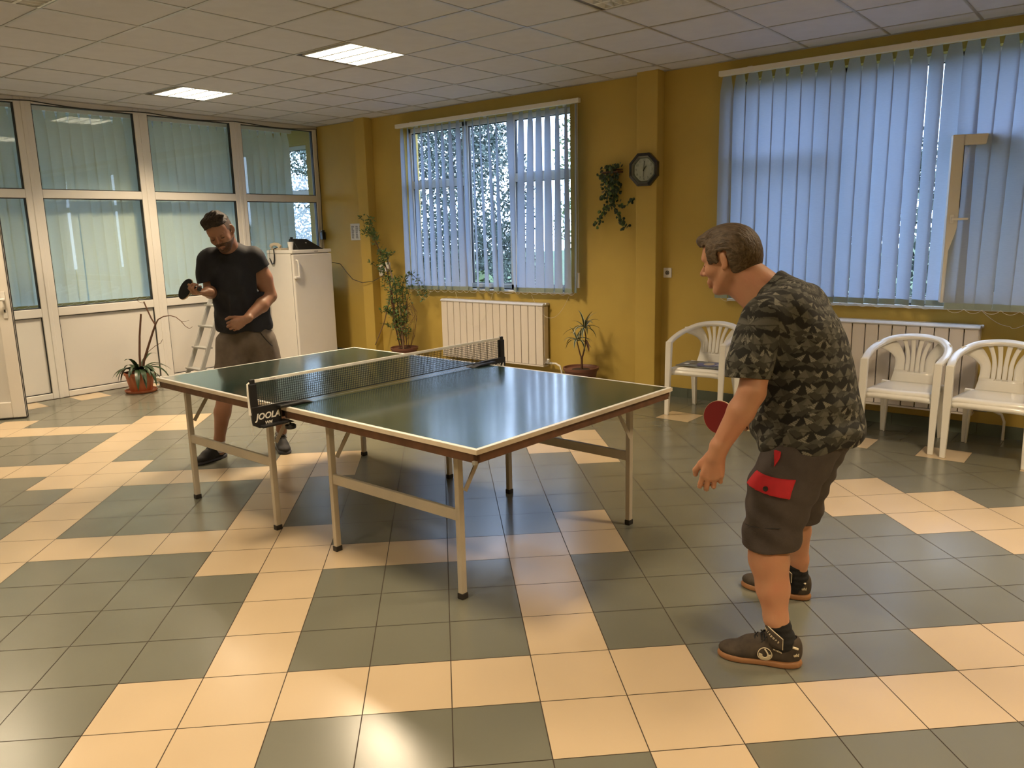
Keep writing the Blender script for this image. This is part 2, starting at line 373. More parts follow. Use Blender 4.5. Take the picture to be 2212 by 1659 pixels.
b = MB(); b.box((.865, -.038, .93), (.90, -.028, 1.17), DM); b.build('lock_plate', M['whiteplastic'], d1, bevel=.003)
b = MB(); b.tube([dp(.883, -.03, 1.10), dp(.883, -.075, 1.10), dp(.86, -.082, 1.10), dp(.76, -.082, 1.095)], .011, 10); b.build('handle', M['whiteplastic'], d1, smooth=True)
b = MB(); b.box((.876, -.040, .985), (.888, -.037, 1.01), DM); b.build('keyhole', M['seal'], d1)

# ------------------------------------------------------------------ windows
def window(name, x0, x1, z0, z1, mull, trans, skipglass=(), y=4.90):
    t = thing(name, loc=((x0+x1)/2, y, z0), kind='structure')
    f = MB(); F = .055; D = .06
    f.box((x0, y-D/2, z0), (x0+F, y+D/2, z1)); f.box((x1-F, y-D/2, z0), (x1, y+D/2, z1)); f.box((x0, y-D/2, z0), (x1, y+D/2, z0+F)); f.box((x0, y-D/2, z1-F), (x1, y+D/2, z1))
    for m_ in mull: f.box((m_-.042, y-D/2, z0), (m_+.042, y+D/2, z1))
    ex = [x0+F]+[v for m_ in mull for v in (m_-.042, m_+.042)]+[x1-F]
    for k in range(0, len(ex), 2):
        a, b = ex[k], ex[k+1]; zz = [(z0+F, z1-F)]
        if trans[k//2]: tz = trans[k//2]; f.box((a, y-D/2, tz-.045), (b, y+D/2, tz+.045)); zz = [(z0+F, tz-.045), (tz+.045, z1-F)]
        for n_, (p, q) in enumerate(zz):
            if (k//2, n_) in skipglass: continue
            g = MB(); g.box((a-.003, y-.004, p-.003), (b+.003, y+.004, q+.003)); g.build('glass_pane', M['wglass'], t)
            s_ = MB()
            for (u, v) in (((a, p), (a+.007, q)), ((b-.007, p), (b, q)), ((a, p), (b, p+.007)), ((a, q-.007), (b, q))): s_.box((u[0], y-.015, u[1]), (v[0], y+.015, v[1]))
            s_.build('seal', M['seal'], t)
    f.build('window_frame', M['pvc'], t, bevel=.006)
    s_ = MB(); s_.box((x0-.02, WY-.03, z0-.022), (x1+.02, y-.02, z0)); s_.build('window_sill', M['pvc'], t, bevel=.004)
    return t
w1 = window('window_1', *W1[:2], W1[2], W1[3], (-4.24, -3.57), (2.163, None, 2.163))
w2 = window('window_2', *W2[:2], W2[2], W2[3], (-.10, .67), (2.163, None, 2.19), skipglass=((2, 0),))
w3 = window('window_3', *W0[:2], W0[2], W0[3], (-8.5, -7.75), (2.163, 2.163, 2.163))
# raised handle on window 1
b = MB(); b.box((-3.585, 4.855, 1.60), (-3.56, 4.872, 1.66)); b.bar((-3.572, 4.848, 1.64), (-3.572, 4.848, 1.50), .018, .012); b.build('handle', M['whiteplastic'], w1, bevel=.003)
# far-room window frame
t = thing('window_4', loc=(LX0, 1.5, .9), kind='structure')
b = MB()
for yy in (-1.2, .1, 1.45, 2.8, 4.14): b.box((LX0-.07, yy, .9), (LX0-.01, yy+.06, 2.75))
for zz in (.9, 2.1, 2.69): b.box((LX0-.07, -1.2, zz), (LX0-.01, 4.2, zz+.06))
b.build('window_frame', M['pvc'], t, bevel=.005)
b = MB(); b.box((LX0-.044, -1.2, .9), (LX0-.04, 4.2, 2.75)); b.build('glass_pane', M['wglass'], t)
# the casement of window 2 that stands open into the room
fe = Vector((.722, 4.56, 0)); hg = Vector((1.44, 4.865, 0)); sv = (hg-fe).normalized(); sn = Vector((-sv.y, sv.x, 0))
SM = Matrix(((sv.x, sn.x, 0, fe.x), (sv.y, sn.y, 0, fe.y), (0, 0, 1, 0), (0, 0, 0, 1))); SL = (hg-fe).length
b = MB(); z0, z1 = 1.013, 2.202
for (u0, u1, a, c) in ((0, .075, z0, z1), (SL-.075, SL, z0, z1), (.075, SL-.075, z0, z0+.075), (.075, SL-.075, z1-.075, z1)): b.box((u0, -.03, a), (u1, .035, c), SM)
b.build('open_casement', M['pvc'], w2, bevel=.006)
b = MB(); b.box((.07, 0, z0+.07), (SL-.07, .006, z1-.07), SM); b.build('casement_glass', glass('casement_glass', (.72, .74, .73)), w2)
b = MB()
for (u0, u1, a, c) in ((.075, .081, z0+.075, z1-.075), (SL-.081, SL-.075, z0+.075, z1-.075)): b.box((u0, -.02, a), (u1, .02, c), SM)
b.build('seal', M['seal'], w2)
b = MB(); b.box((.018, -.042, 1.585), (.045, -.028, 1.65), SM); b.box((.024, -.055, 1.60), (.038, -.04, 1.63), SM); b.box((.024, -.06, 1.607), (.145, -.048, 1.623), SM)
b.build('handle', M['whiteplastic'], w2, bevel=.003)
# ------------------------------------------------------------------ vertical blinds
def slat(parent, top, bot, axis, mats, width=.127, at_=0, ab=0, hem=True, pinch=True):
    """ribbon hanging from top to bot (points); at_/ab = rotation (deg) about the vertical at top / bottom; axis = direction of the rail"""
    top = Vector(top); bot = Vector(bot); ax = Vector(axis); px = Vector((-ax.y, ax.x, 0)); mb = MB(); n = 16; m_ = 4; vs = []
    for i in range(n+1):
        t = i/n; a = R_(at_+(ab-at_)*t); c = top.lerp(bot, t)
        w = width*(.62+.38*min(1, t*14)) if pinch else width
        d = ax*math.cos(a)+px*math.sin(a); nn = Vector((-d.y, d.x, 0))
        for j in range(m_+1):
            u = j/m_-.5; vs.append(c+d*u*w+nn*(.006*(1-4*u*u)))
    fs = [(i*(m_+1)+j, i*(m_+1)+j+1, (i+1)*(m_+1)+j+1, (i+1)*(m_+1)+j) for i in range(n) for j in range(m_)]
    mb.add(vs, fs); sl = mb.build('slat', mats[0], parent, smooth='all')
    if hem:
        hb_ = MB(); a = R_(ab); d = ax*math.cos(a)+px*math.sin(a); nn = Vector((-d.y, d.x, 0))
        for s_ in (-1, 1):
            vs = []
            for z in (0, .045):
                for j in range(m_+1):
                    u = j/m_-.5; vs.append(bot+d*u*width*1.0+nn*(.006*(1-4*u*u)+.0025*s_)+Vector((0, 0, z)))
            hb_.add(vs, [(j, j+1, m_+2+j, m_+1+j) for j in range(m_)])
        h = hb_.build('hem', mats[1], parent, smooth='all')
        h.parent = sl; 
    return sl
def chains(parent, pts, sag=.028):
    mb = MB()
    for a, b in zip(pts, pts[1:]):
        a = Vector(a); b = Vector(b); q = [a.lerp(b, t/6)-Vector((0, 0, sag*4*(t/6)*(1-t/6))) for t in range(7)]
        mb.tube(q, .0014, 4)
    return mb.build('bottom_chain', M['chain'], parent)
BY = 4.68
v1 = thing('vertical_blind', 'vertical blind with half open and twisted bluish slats over the middle window', 'blind', (-3.9, BY, 2.8), group='vertical blinds')
b = MB(); b.box((-5.15, BY-.022, 2.806), (-2.555, BY+.022, 2.85)); b.build('headrail', M['whiteplastic'], v1, bevel=.004)
b = MB()
for x in (-4.9, -3.85, -2.8): b.box((x-.02, BY, 2.85), (x+.02, WY, 2.858)); b.box((x-.02, WY-.006, 2.80), (x+.02, WY, 2.858))
b.build('bracket', M['whiteplastic'], v1)
S1 = [(-5.06,-5.06,-22,-8),(-4.96,-4.95,-34,-8),(-4.85,-4.84,-35,-8),(-4.74,-4.73,-35,-9),(-4.625,-4.62,-35,-10),(-4.51,-4.51,-35,-10),(-4.41,-4.395,-34,-12),(-4.29,-4.28,-31,-2),(-4.17,-4.15,-23,0),(-4.065,-4.065,-38,-19),(-3.95,-3.94,-40,-37),(-3.85,-3.804,-44,-28),(-3.73,-3.67,-41,-22),(-3.62,-3.60,-44,-20),
      (-3.43,-3.405,-10,-40),(-3.28,-3.32,-24,-4),(-3.16,-3.20,-26,0),(-3.055,-3.07,-24,-2),(-2.945,-2.95,-25,-6),(-2.825,-2.83,-36,-12),(-2.72,-2.71,-42,-20),(-2.60,-2.618,-47,-47)]
pts = []
for k, (xt, xb, at_, ab) in enumerate(S1):
    zb = .935+.03*k/21
    o = slat(v1, (xt, BY, 2.80), (xb, BY, zb), (1, 0, 0), (M['slat'], M['hem']), at_=at_, ab=ab); pts.append((xb, BY-.012, zb+.004))
chains(v1, pts)
b = MB(); b.tube([(-2.575, BY-.01, 2.80), (-2.572, BY-.012, 1.9), (-2.57, BY-.01, 1.17)], .002, 5); b.tube([(-2.60, BY-.015, 2.80), (-2.598, BY-.015, 1.9), (-2.585, BY-.012, 1.12)], .002, 5)
b.box((-2.583, BY-.02, 1.02), (-2.562, BY, 1.17)); b.build('control_cord', M['whiteplastic'], v1)
v2 = thing('vertical_blind', 'large closed vertical blind with pale bluish slats on the right wall window', 'blind', (.3, BY, 2.88), group='vertical blinds')
b = MB(); b.box((-1.115, BY-.022, 2.850), (1.95, BY+.022, 2.894)); b.build('headrail', M['whiteplastic'], v2, bevel=.004)
b = MB()
for x in (-.85, .4, 1.6): b.box((x-.02, BY, 2.894), (x+.02, WY, 2.902)); b.box((x-.02, WY-.006, 2.84), (x+.02, WY, 2.902))
b.build('bracket', M['whiteplastic'], v2)
pts = []; rnd = random.Random(4)
spec = {1: (-8, -26), 8: (-4, -19), 9: (-6, -18), 10: (-5, -14), 11: (-5, -25), 12: (-4, -12), 13: (-6, -31), 14: (-26, -34), 17: (-10, -6), 18: (-4, -20), 19: (-4, -24), 4: (-4, -10), 6: (-4, -16)}
for k in range(27):
    x = -1.045+.1145*k; a, bb = spec.get(k, (-3+rnd.uniform(-3, 2), -5+rnd.uniform(-4, 3)))
    xb = x+rnd.uniform(-.003, .003); 
    yb = (4.50 if k > 15 else BY)+(.003 if k % 2 else -.003)
    o = slat(v2, (x, BY+(.003 if k % 2 else -.003), 2.845), (xb+(.045 if k == 16 else 0), yb, .972), (1, 0, 0), (M['slat'], M['hem']), at_=a, ab=bb); pts.append((xb, yb-.012, .976))
chains(v2, pts[:16]); chains(v2, pts[16:])
b = MB(); b.tube([Vector((.97+.02*i, BY-.02, .97-.12*math.sin(math.pi*i/20)*(1.15 if i > 10 else 1))) for i in range(21)], .0015, 4); b.build('loose_chain', M['chain'], v2)
b = MB(); b.tube([Vector((-4.25+.02*i, BY-.045, .93-.38*(1-((i-14)/14)**2))) for i in range(29)], .0013, 4)
b.tube([Vector((-3.15+.02*i, BY-.045, .93-.23*(1-((i-12)/12)**2))) for i in range(25)], .0013, 4)
b.tube([Vector((-4.9+.02*i, BY-.03, .93-.10*(1-((i-6)/6)**2))) for i in range(13)], .0013, 4)
b.build('loose_chain', M['chain'], v1)
BX = PX-.19
v3 = thing('vertical_blind', 'closed grey green vertical blind hanging behind the glass partition', 'blind', (BX, 1, 2.9), group='vertical blinds')
b = MB(); b.box((BX-.02, -4.6, 2.90), (BX+.02, 4.50, 2.94)); b.build('headrail', M['whiteplastic'], v3)
k = 0; y = 4.40; pts = []; rnd = random.Random(9)
while y > -1.6:
    a = rnd.uniform(-10, -4); bb = a+rnd.uniform(-3, 3)
    if abs(y-1.66) < .055: bb = 21; a = -4
    if abs(y-1.04) < .055: bb = 16
    slat(v3, (BX+(.004 if k % 2 else -.004), y, 2.90), (BX+(.004 if k % 2 else -.004), y, .96), (0, 1, 0), (M['teal'], M['teal']), at_=a, ab=bb, hem=False); pts.append((BX+.01, y, .955)); y -= .112; k += 1
chains(v3, pts, .02)

# ------------------------------------------------------------------ radiators
def radiator(label, x0, x1, n):
    t = thing('radiator', label, 'radiator', ((x0+x1)/2, WY-.06, .17), group='white panel radiators')
    w = (x1-x0)/n; y0, y1 = WY-.125, WY-.03
    for k in range(n):
        f = MB(); a = x0+k*w
        f.box((a+.004, y0, .185), (a+w-.004, y0+.018, .815)); f.box((a+w/2-.012, y0+.015, .19), (a+w/2+.012, y1, .81))
        f.build('section', M['rad'], t, bevel=.003)
    b = MB(); b.prism([(y0-.006, .815), (y0-.010, .825), (y0+.012, .842), (y1+.02, .842), (y1+.02, .818)], x0-.004, x1+.004, Matrix(((0, 0, 1, 0), (1, 0, 0, 0), (0, 1, 0, 0), (0, 0, 0, 1)))); b.build('top_cover', M['radtop'], t, bevel=.002)
    b = MB(); b.box((x0, y0-.002, .168), (x1, y1, .182)); b.box((x0, y0+.022, .19), (x0+.006, y1, .81)); b.box((x1-.006, y0+.022, .19), (x1, y1, .81)); b.box((x0+.01, y0+.03, .24), (x1-.01, y1, .78)); b.build('body', M['rad'], t, bevel=.002)
    b = MB(); b.tube([(x1, WY-.08, .21), (x1+.05, WY-.08, .21), (x1+.09, WY-.08, .21)], .013, 10); b.lathe([(.017, -.014), (.022, -.01), (.022, .03), (.015, .04)], (x1+.035, WY-.08, .215), 12); b.tube([(x1+.004, WY-.08, .835), (x1+.02, WY-.08, .835)], .012, 8); b.build('valve', M['alu'], t, smooth=True)
    b = MB(); b.tube([(x1+.085, WY-.08, .21), (x1+.13, WY-.08, .212), (x1+.185, WY-.08, .19), (x1+.205, WY-.08, .14), (x1+.205, WY-.08, -.002)], .010, 10); b.build('pipe', M['whiteplastic'], t, smooth=True)
M['radtop'] = mat('radiator_top', (.62, .60, .58), .28)
radiator('white radiator under the middle window, behind the table net', -4.503, -3.017, 15)
radiator('white radiator below the large window behind the plastic chairs', -.50, .988, 15)

# ------------------------------------------------------------------ fridge and the things on it
FX0, FX1, FY0, FY1, FZ = -6.752, -6.215, 3.87, 4.455, 1.43
M['fridge'] = mat('fridge_enamel', (.80, .77, .72), .3, var=.01)
f = thing('fridge', 'white upright fridge in the corner behind the man in the dark t-shirt', 'fridge', ((FX0+FX1)/2, (FY0+FY1)/2, 0))
b = MB(); b.box((FX0, FY0, .03), (FX1-.045, FY1, FZ-.045)); b.build('cabinet', M['fridge'], f, bevel=.008)
b = MB(); b.box((FX0, FY0-.003, FZ-.043), (FX1, FY1+.003, FZ)); b.build('top_panel', M['fridge'], f, bevel=.008)
d = MB(); d.box((FX1-.04, FY0, .08), (FX1+.003, FY1, FZ-.052)); d = d.build('door', M['fridge'], f, bevel=.012, seg=3)
b = MB(); b.box((FX1-.046, FY0+.006, .08), (FX1-.04, FY1-.006, FZ-.052)); b.build('seal', M['blackplastic'], f)
b = MB(); yy = FY0+.045; b.sweep([(FX1+.003, yy-.005, 1.31), (FX1+.030, yy+.002, 1.30), (FX1+.038, yy+.006, 1.25), (FX1+.036, yy+.008, 1.15), (FX1+.033, yy+.01, 1.10)], [(-.011, -.008), (.011, -.008), (.011, .008), (-.011, .008)], up=(0, 1, 0)); b.box((FX1, FY0-.004, 1.085), (FX1+.042, yy+.022, 1.112))
hdl = b.build('handle', M['whiteplastic'], f, bevel=.005); hdl.parent = d; 
b = MB(); b.box((FX1+.001, 4.19, FZ-.027), (FX1+.0018, 4.25, FZ-.019)); b.build('badge', mat('grey_badge', (.12, .12, .12), .4), f)
b = MB()
for x in (FX0+.05, FX1-.09):
    for y in (FY0+.05, FY1-.05): b.lathe([(.02, 0), (.02, .032)], (x, y, 0), 10)
b.build('foot', M['blackplastic'], f)
# white telephone with a dangling black coiled cord
M['cream'] = mat('cream_plastic', (.66, .58, .44), .4)
t = thing('telephone', 'cream telephone handset lying on its base on the left of the fridge top', 'telephone', (-6.62, 3.93, FZ))
b = MB(); b.box((-6.72, 3.90, FZ), (-6.50, 4.05, FZ+.022)); b.build('base', M['cream'], t, bevel=.008)
b = MB(); b.sweep([(-6.70, 3.90, FZ+.035), (-6.68, 3.90, FZ+.062), (-6.63, 3.91, FZ+.075), (-6.57, 3.92, FZ+.066), (-6.53, 3.925, FZ+.035)], [(-.022, -.012), (.022, -.012), (.022, .012), (-.022, .012)], up=(0, 1, 0), scales=[1.1, 1, .8, 1, 1.15]); b.build('handset', M['cream'], t, bevel=.006)
b = MB(); b.tube([(-6.60, 3.925, FZ+.03), (-6.585, 3.858, FZ+.012), (-6.57, 3.855, FZ-.06), (-6.575, 3.853, FZ-.12), (-6.59, 3.852, FZ-.165), (-6.625, 3.852, FZ-.17), (-6.67, 3.852, FZ-.10)], [.005, .007, .008, .008, .009, .009, .007], 8)
b.tube([(-6.67, 3.852, FZ-.10), (-6.675, 3.853, FZ-.05), (-6.665, 3.857, FZ+.005), (-6.66, 3.92, FZ+.02)], .002, 5); b.build('cord', M['blackplastic'], t, smooth=True)
# cup
b = MB(); b.lathe([(.0, .001), (.026, .001), (.037, .098), (.034, .098), (.024, .006), (0, .006)], (-6.36, 3.955, FZ), 24, close=False)
tag(b.build('plastic_cup', mat('cup', (.85, .84, .82), .3), smooth=True), 'white plastic cup on the fridge between the telephone and black case', 'cup')
# black case
t = thing('black_case', 'black tilted desk case standing on the fridge beside the cup', 'case', (-6.36, 4.16, FZ))
b = MB(); A = [(-6.40, 4.03), (-6.52, 4.06), (-6.50, 4.36), (-6.24, 4.34), (-6.22, 4.05)]
b.add([(-6.27, 4.00, FZ), (-6.24, 4.36, FZ), (-6.50, 4.36, FZ), (-6.53, 4.02, FZ), (-6.40, 4.00, FZ+.135), (-6.36, 4.20, FZ+.13), (-6.46, 4.22, FZ+.12), (-6.48, 4.02, FZ+.135)], [(0, 1, 5, 4), (1, 2, 6, 5), (2, 3, 7, 6), (3, 0, 4, 7), (4, 5, 6, 7), (3, 2, 1, 0)])
b.build('body', M['blackplastic'], t, bevel=.008)
b = MB(); b.box((-6.42, 3.995, FZ+.125), (-6.39, 4.02, FZ+.155)); b.build('clip', M['blackplastic'], t, bevel=.004)
b = MB(); b.add([(-6.312, 4.13, FZ+.073), (-6.308, 4.15, FZ+.071), (-6.313, 4.15, FZ+.078), (-6.317, 4.13, FZ+.08)], [(0, 1, 2, 3)]); o = b.build('mark', M['whiteplastic'], t); o.location.x += .012; o.location.z += .006
# cables and adapter in the corner
b = MB(); b.tube([(-6.74, 4.752, 2.96), (-6.735, 4.745, 2.5), (-6.73, 4.75, 2.1), (-6.72, 4.735, 1.85), (-6.705, 4.72, 1.65)], .005, 6)
b.tube([Vector((-6.742, 4.74-.2*i, 2.955-.03*abs(math.sin(i*.55)))) for i in range(24)], .006, 6)
b.tube([(-6.705, 4.715, 1.55), (-6.70, 4.70, 1.44), (-6.70, 4.70, 1.30)], .004, 6)
tag(b.build('power_cable', M['blackplastic'], smooth=True), 'dark cable running along the top of the partition and down the corner', 'cable')
t = thing('power_adapter', 'black power adapter hanging in the corner above the fridge', 'adapter', (-6.70, 4.715, 1.55))
b = MB(); b.box((-6.73, 4.69, 1.54), (-6.675, 4.745, 1.64)); b.prism([(-.02, -.02), (.02, -.02), (.02, .02), (-.02, .02)], 1.64, 1.665, Matrix.Translation((-6.7025, 4.7175, 0))); b.build('body', M['blackplastic'], t, bevel=.006)
# cable from the fridge to the socket behind the plant
b = MB(); b.tube([(-6.23, 4.60, 1.23), (-6.12, 4.60, 1.13), (-5.98, 4.58, 1.04), (-5.82, 4.60, 1.00), (-5.66, 4.64, 1.02), (-5.55, 4.70, 1.08), (-5.515, 4.735, 1.15)], .0045, 6)
b.tube([(-6.25, 4.47, 1.26), (-6.23, 4.60, 1.23)], .0045, 6)
tag(b.build('fridge_cable', mat('grey_cable', (.05, .045, .03), .5), smooth=True), 'thin cable sagging from the fridge across to the wall socket by the climbing plant', 'cable')
# wall notice
M['paper'] = mat('paper', (.72, .72, .70), .7)
M['ink'] = mat('ink', (.10, .10, .11), .7)
t = thing('wall_notice', 'small framed white notice with columns of print on the yellow wall beside the left pillar', 'notice', (-6.07, WY-.01, 1.62))
b = MB(); b.box((-6.185, WY-.012, 1.525), (-6.03+.09, WY-.001, 1.735)); b.build('sheet', M['paper'], t, bevel=.002)
b = MB(); rnd = random.Random(2)
for c, x in enumerate((-6.165, -6.085, -6.01)):
    for r in range(13): b.box((x, WY-.0128, 1.70-.0125*r), (x+rnd.uniform(.035, .055), WY-.0121, 1.7065-.0125*r))
b.build('print', M['ink'], t)
# sockets
def socket(label, x, z, name='wall_socket'):
    t = thing(name, label, 'socket', (x, WY, z), group='white wall sockets')
    b = MB(); b.box((x-.041, WY-.011, z-.046), (x+.041, WY, z+.046)); b.build('plate', M['whiteplastic'], t, bevel=.004)
    b = MB(); b.lathe([(.021, 0), (.021, .0012), (0, .0012)], (x, WY-.011, z), 20, Matrix.Rotation(R_(90), 3, 'X')); b.build('well', mat('socket_grey', (.10, .095, .085), .5), t)
    b = MB(); b.box((x-.004, WY-.0135, z+.012), (x+.004, WY-.012, z+.019)); b.box((x-.004, WY-.0135, z-.019), (x+.004, WY-.012, z-.012))
    for s_ in (-1, 1): b.tube([(x+s_*.0095, WY-.0125, z), (x+s_*.0095, WY-.0135, z)], .0028, 8)
    b.build('contacts', M['alu'], t)
    return t
socket('white wall socket beside the pillar with the clock', -1.627, 1.182)
t = thing('wall_socket', 'pair of white wall sockets with a plug behind the tall climbing plant', 'socket', (-5.55, WY, 1.2))
b = MB(); b.box((-5.555, WY-.02, 1.16), (-5.47, WY, 1.25)); b.box((-5.66, WY-.03, 1.08), (-5.59, WY, 1.22)); b.build('plate', M['whiteplastic'], t, bevel=.005)
b = MB(); b.box((-5.535, WY-.05, 1.135), (-5.495, WY-.012, 1.18)); b.build('plug', M['whiteplastic'], t, bevel=.006)

# ------------------------------------------------------------------ clock (octagonal, hung across the pillar edge)
cx, cy, cz = -1.81, WY-.135, 2.128
t = thing('wall_clock', 'octagonal dark framed wall clock with a white dial beside the hanging plant', 'clock', (cx, cy, cz))
CM = Matrix(((1, 0, 0, cx), (0, 0, 1, cy), (0, 1, 0, cz), (0, 0, 0, 1)))
def octo(r): return [(r*math.cos(R_(22.5+45*i)), r*math.sin(R_(22.5+45*i))) for i in range(8)]
def ring(mb, r0, r1, y0, y1, y2, y3):
    o0, o1 = octo(r0), octo(r1); vs = [(x, z, y0) for x, z in o0]+[(x, z, y1) for x, z in o0]+[(x, z, y2) for x, z in o1]+[(x, z, y3) for x, z in o1]
    fs = []
    for i in range(8):
        j = (i+1) % 8; fs += [(i, j, 8+j, 8+i), (8+i, 8+j, 16+j, 16+i), (16+i, 16+j, 24+j, 24+i), (24+i, 24+j, j, i)]
    mb.add([CM @ Vector(v) for v in vs], fs)
b = MB(); ring(b, .160, .130, .010, -.028, -.036, .005); b.build('frame', mat('clock_frame', (.012, .012, .018), .22, coat=.3), t, bevel=.003)
b = MB(); ring(b, .1305, .108, .006, -.030, -.012, .006); b.build('inner_rim', mat('clock_rim', (.12, .125, .11), .3), t)
b = MB(); b.prism(octo(.130), -.004, .004, CM); b.build('back', mat('clock_back', (.10, .10, .085), .5), t)
b = MB(); b.prism([(.104*math.cos(R_(6*i)), .104*math.sin(R_(6*i))) for i in range(60)], -.010, -.004, CM); dial = b.build('dial', mat('dial', (.55, .53, .50), .6), t)
for n_ in range(1, 13):
    a = R_(90-30*n_); r = .083
    o = text_mesh('numeral', str(n_), .030, M['ink'], Matrix(((1, 0, 0, cx+r*math.cos(a)), (0, 0, 1, cy-.0108), (0, 1, 0, cz+r*math.sin(a)), (0, 0, 0, 1))) @ Matrix.Diagonal((1, 1, -1, 1)), t, ext=.0003)
b = MB()
for ang, ln, w in ((3, .078, .005), (38, .042, .007)):
    a = R_(90-ang); u = Vector((math.cos(a), 0, math.sin(a))); c = Vector((cx, cy-.015, cz)); b.bar(c-u*.012, c+u*ln, w, .0015, up=(0, 1, 0))
b.build('hand', M['blackplastic'], t)
b = MB(); a = R_(90-183); u = Vector((math.cos(a), 0, math.sin(a))); c = Vector((cx, cy-.017, cz)); b.bar(c, c+u*.07, .003, .0012, up=(0, 1, 0)); b.build('second_hand', M['blackplastic'], t)
b = MB(); b.prism(octo(.129), -.022, -.020, CM); b.build('glass', M['glass'], t)

# ------------------------------------------------------------------ table tennis table
TC = Vector((-1.4013, 1.0830, 0)); TA = R_(-1.9874)
# e points to +X end, n to +Y
M['ttop'] = mat('table_green', (.028, .060, .048), .17, spec=.8, var=.06, vscale=3, coat=.8)
M['ttop'].node_tree.nodes['Principled BSDF'].inputs['Coat Roughness'].default_value = .12; M['ttop'].node_tree.nodes['Principled BSDF'].inputs['Coat IOR'].default_value = 2.2
N, L = nt(M['ttop']); bb = N['Principled BSDF']; tc = N.new('ShaderNodeTexCoord'); nz = N.new('ShaderNodeTexNoise'); nz.inputs['Scale'].default_value = 6; nz.inputs['Detail'].default_value = 6
L.new(tc.outputs['Object'], nz.inputs['Vector']); r = N.new('ShaderNodeMapRange'); r.inputs['To Min'].default_value = .13; r.inputs['To Max'].default_value = .24; L.new(nz.outputs['Fac'], r.inputs['Value']); L.new(r.outputs[0], bb.inputs['Roughness'])
M['twhite'] = mat('table_white_line', (.78, .76, .70), .35)
M['tcream'] = mat('table_edge_cream', (.66, .56, .42), .5, var=.1, vscale=12)
M['tbrown'] = mat('table_apron_wood', (.14, .062, .028), .5, var=.25, vscale=14)
M['tleg'] = mat('table_leg_enamel', (.48, .42, .32), .45, var=.06, vscale=10)
M['cap'] = mat('rubber_cap', (.02, .016, .012), .6)
tt = thing('table_tennis_table', 'green table tennis table with white edge lines and cream metal legs', 'table', (TC.x, TC.y, 0)); tt.rotation_euler.z = TA
tt['_abs'] = (0, 0, 0)
# parts are built in the table's own frame: x from -1.37 to 1.37, y from -0.7625 to 0.7625
for s_ in (-1, 1):
    x0, x1 = (.003, 1.37) if s_ > 0 else (-1.37, -.003); y0, y1 = -.7625, .7625
    b = MB(); b.box((x0, y0, .742), (x1, y1, .7598)); b.mi = 1
    e_ = 1.37*s_
    l = .02
    for q in (((x0, y0), (x1, y0+l)), ((x0, y1-l), (x1, y1))): b.add([(q[0][0], q[0][1], .7602), (q[1][0], q[0][1], .7602), (q[1][0], q[1][1], .7602), (q[0][0], q[1][1], .7602)], [(0, 1, 2, 3)])
    ex = sorted((e_, e_-s_*l)); b.add([(ex[0], y0, .7603), (ex[1], y0, .7603), (ex[1], y1, .7603), (ex[0], y1, .7603)], [(0, 1, 2, 3)])
    b.mi = 0; b.add([(x0+.0, y0+l, .7601), (x1, y0+l, .7601), (x1, y1-l, .7601), (x0, y1-l, .7601)], [(0, 1, 2, 3)])
    b.mi = 2; w = .0015
    for q in (((x0, y0-w), (x1, y0)), ((x0, y1), (x1, y1+w))): b.box((q[0][0], q[0][1], .7405), (q[1][0], q[1][1], .7595))
    exx = sorted((e_, e_+s_*w)); b.box((exx[0], y0, .7405), (exx[1], y1, .7595)); exx = (0.0015, .003) if s_ > 0 else (-.003, -.0015); b.box((exx[0], y0, .742), (exx[1], y1, .7595))
    b.build('table_top', [M['ttop'], M['twhite'], M['tcream']], tt)
    b = MB(); g = .010; xa, xb = (x0+.01, x1-g) if s_ > 0 else (x0+g, x1-.01)
    for q in (((xa, y0+g, .700), (xb, y0+g+.02, .741)), ((xa, y1-g-.02, .700), (xb, y1-g, .741)), ((xa, y0+g, .700), (xa+.02, y1-g, .741)), ((xb-.02, y0+g, .700), (xb, y1-g, .741))): b.box(*q)
    b.build('apron', M['tbrown'], tt, bevel=.002)
    for cx_ in ((xb, ) if s_ > 0 else (xa, )):
        for cy_ in (y0+g, y1-g):
            b = MB(); b.box((cx_-.014, cy_-.014, .698), (cx_+.0025, cy_+.0025, .712) if s_ > 0 else (cx_+.014, cy_+.0025, .712)); b.build('corner_bracket', M['alu'], tt)
def tl(X_, Y_):  # world floor point -> table frame
    v = Vector((X_, Y_, 0))-TC; return (v.x*math.cos(-TA)-v.y*math.sin(-TA), v.x*math.sin(-TA)+v.y*math.cos(-TA))
LEG = [(-.306, .425), (-1.195, .435), (-1.708, .428), (-2.580, .440), (-.171, 1.632), (-1.040, 1.652), (-1.557, 1.656), (-2.459, 1.690)]
LG = [tl(*q) for q in LEG]
for k, (x, y) in enumerate(LG):
    b = MB(); b.box((x-.0135, y-.016, .02), (x+.0135, y+.016, .742)); lg = b.build('leg', M['tleg'], tt, bevel=.003)
    b = MB(); b.box((x-.0165, y-.019, 0), (x+.0165, y+.019, .028)); c = b.build('foot_cap', M['cap'], tt, bevel=.003); c.parent = lg
    sy = 1 if y < 0 else -1
    b = MB(); b.bar((x+.017, y+sy*.02, .50), (x+.017, y+sy*.19, .735), .022, .006, up=(1, 0, 0)); b.build('brace', M['tleg'], tt)
for a, c in ((0, 1), (2, 3), (4, 5), (6, 7)):
    b = MB(); b.bar((LG[a][0], LG[a][1], .39), (LG[c][0], LG[c][1], .39), .02, .052); b.build('crossbar', M['tleg'], tt, bevel=.003)
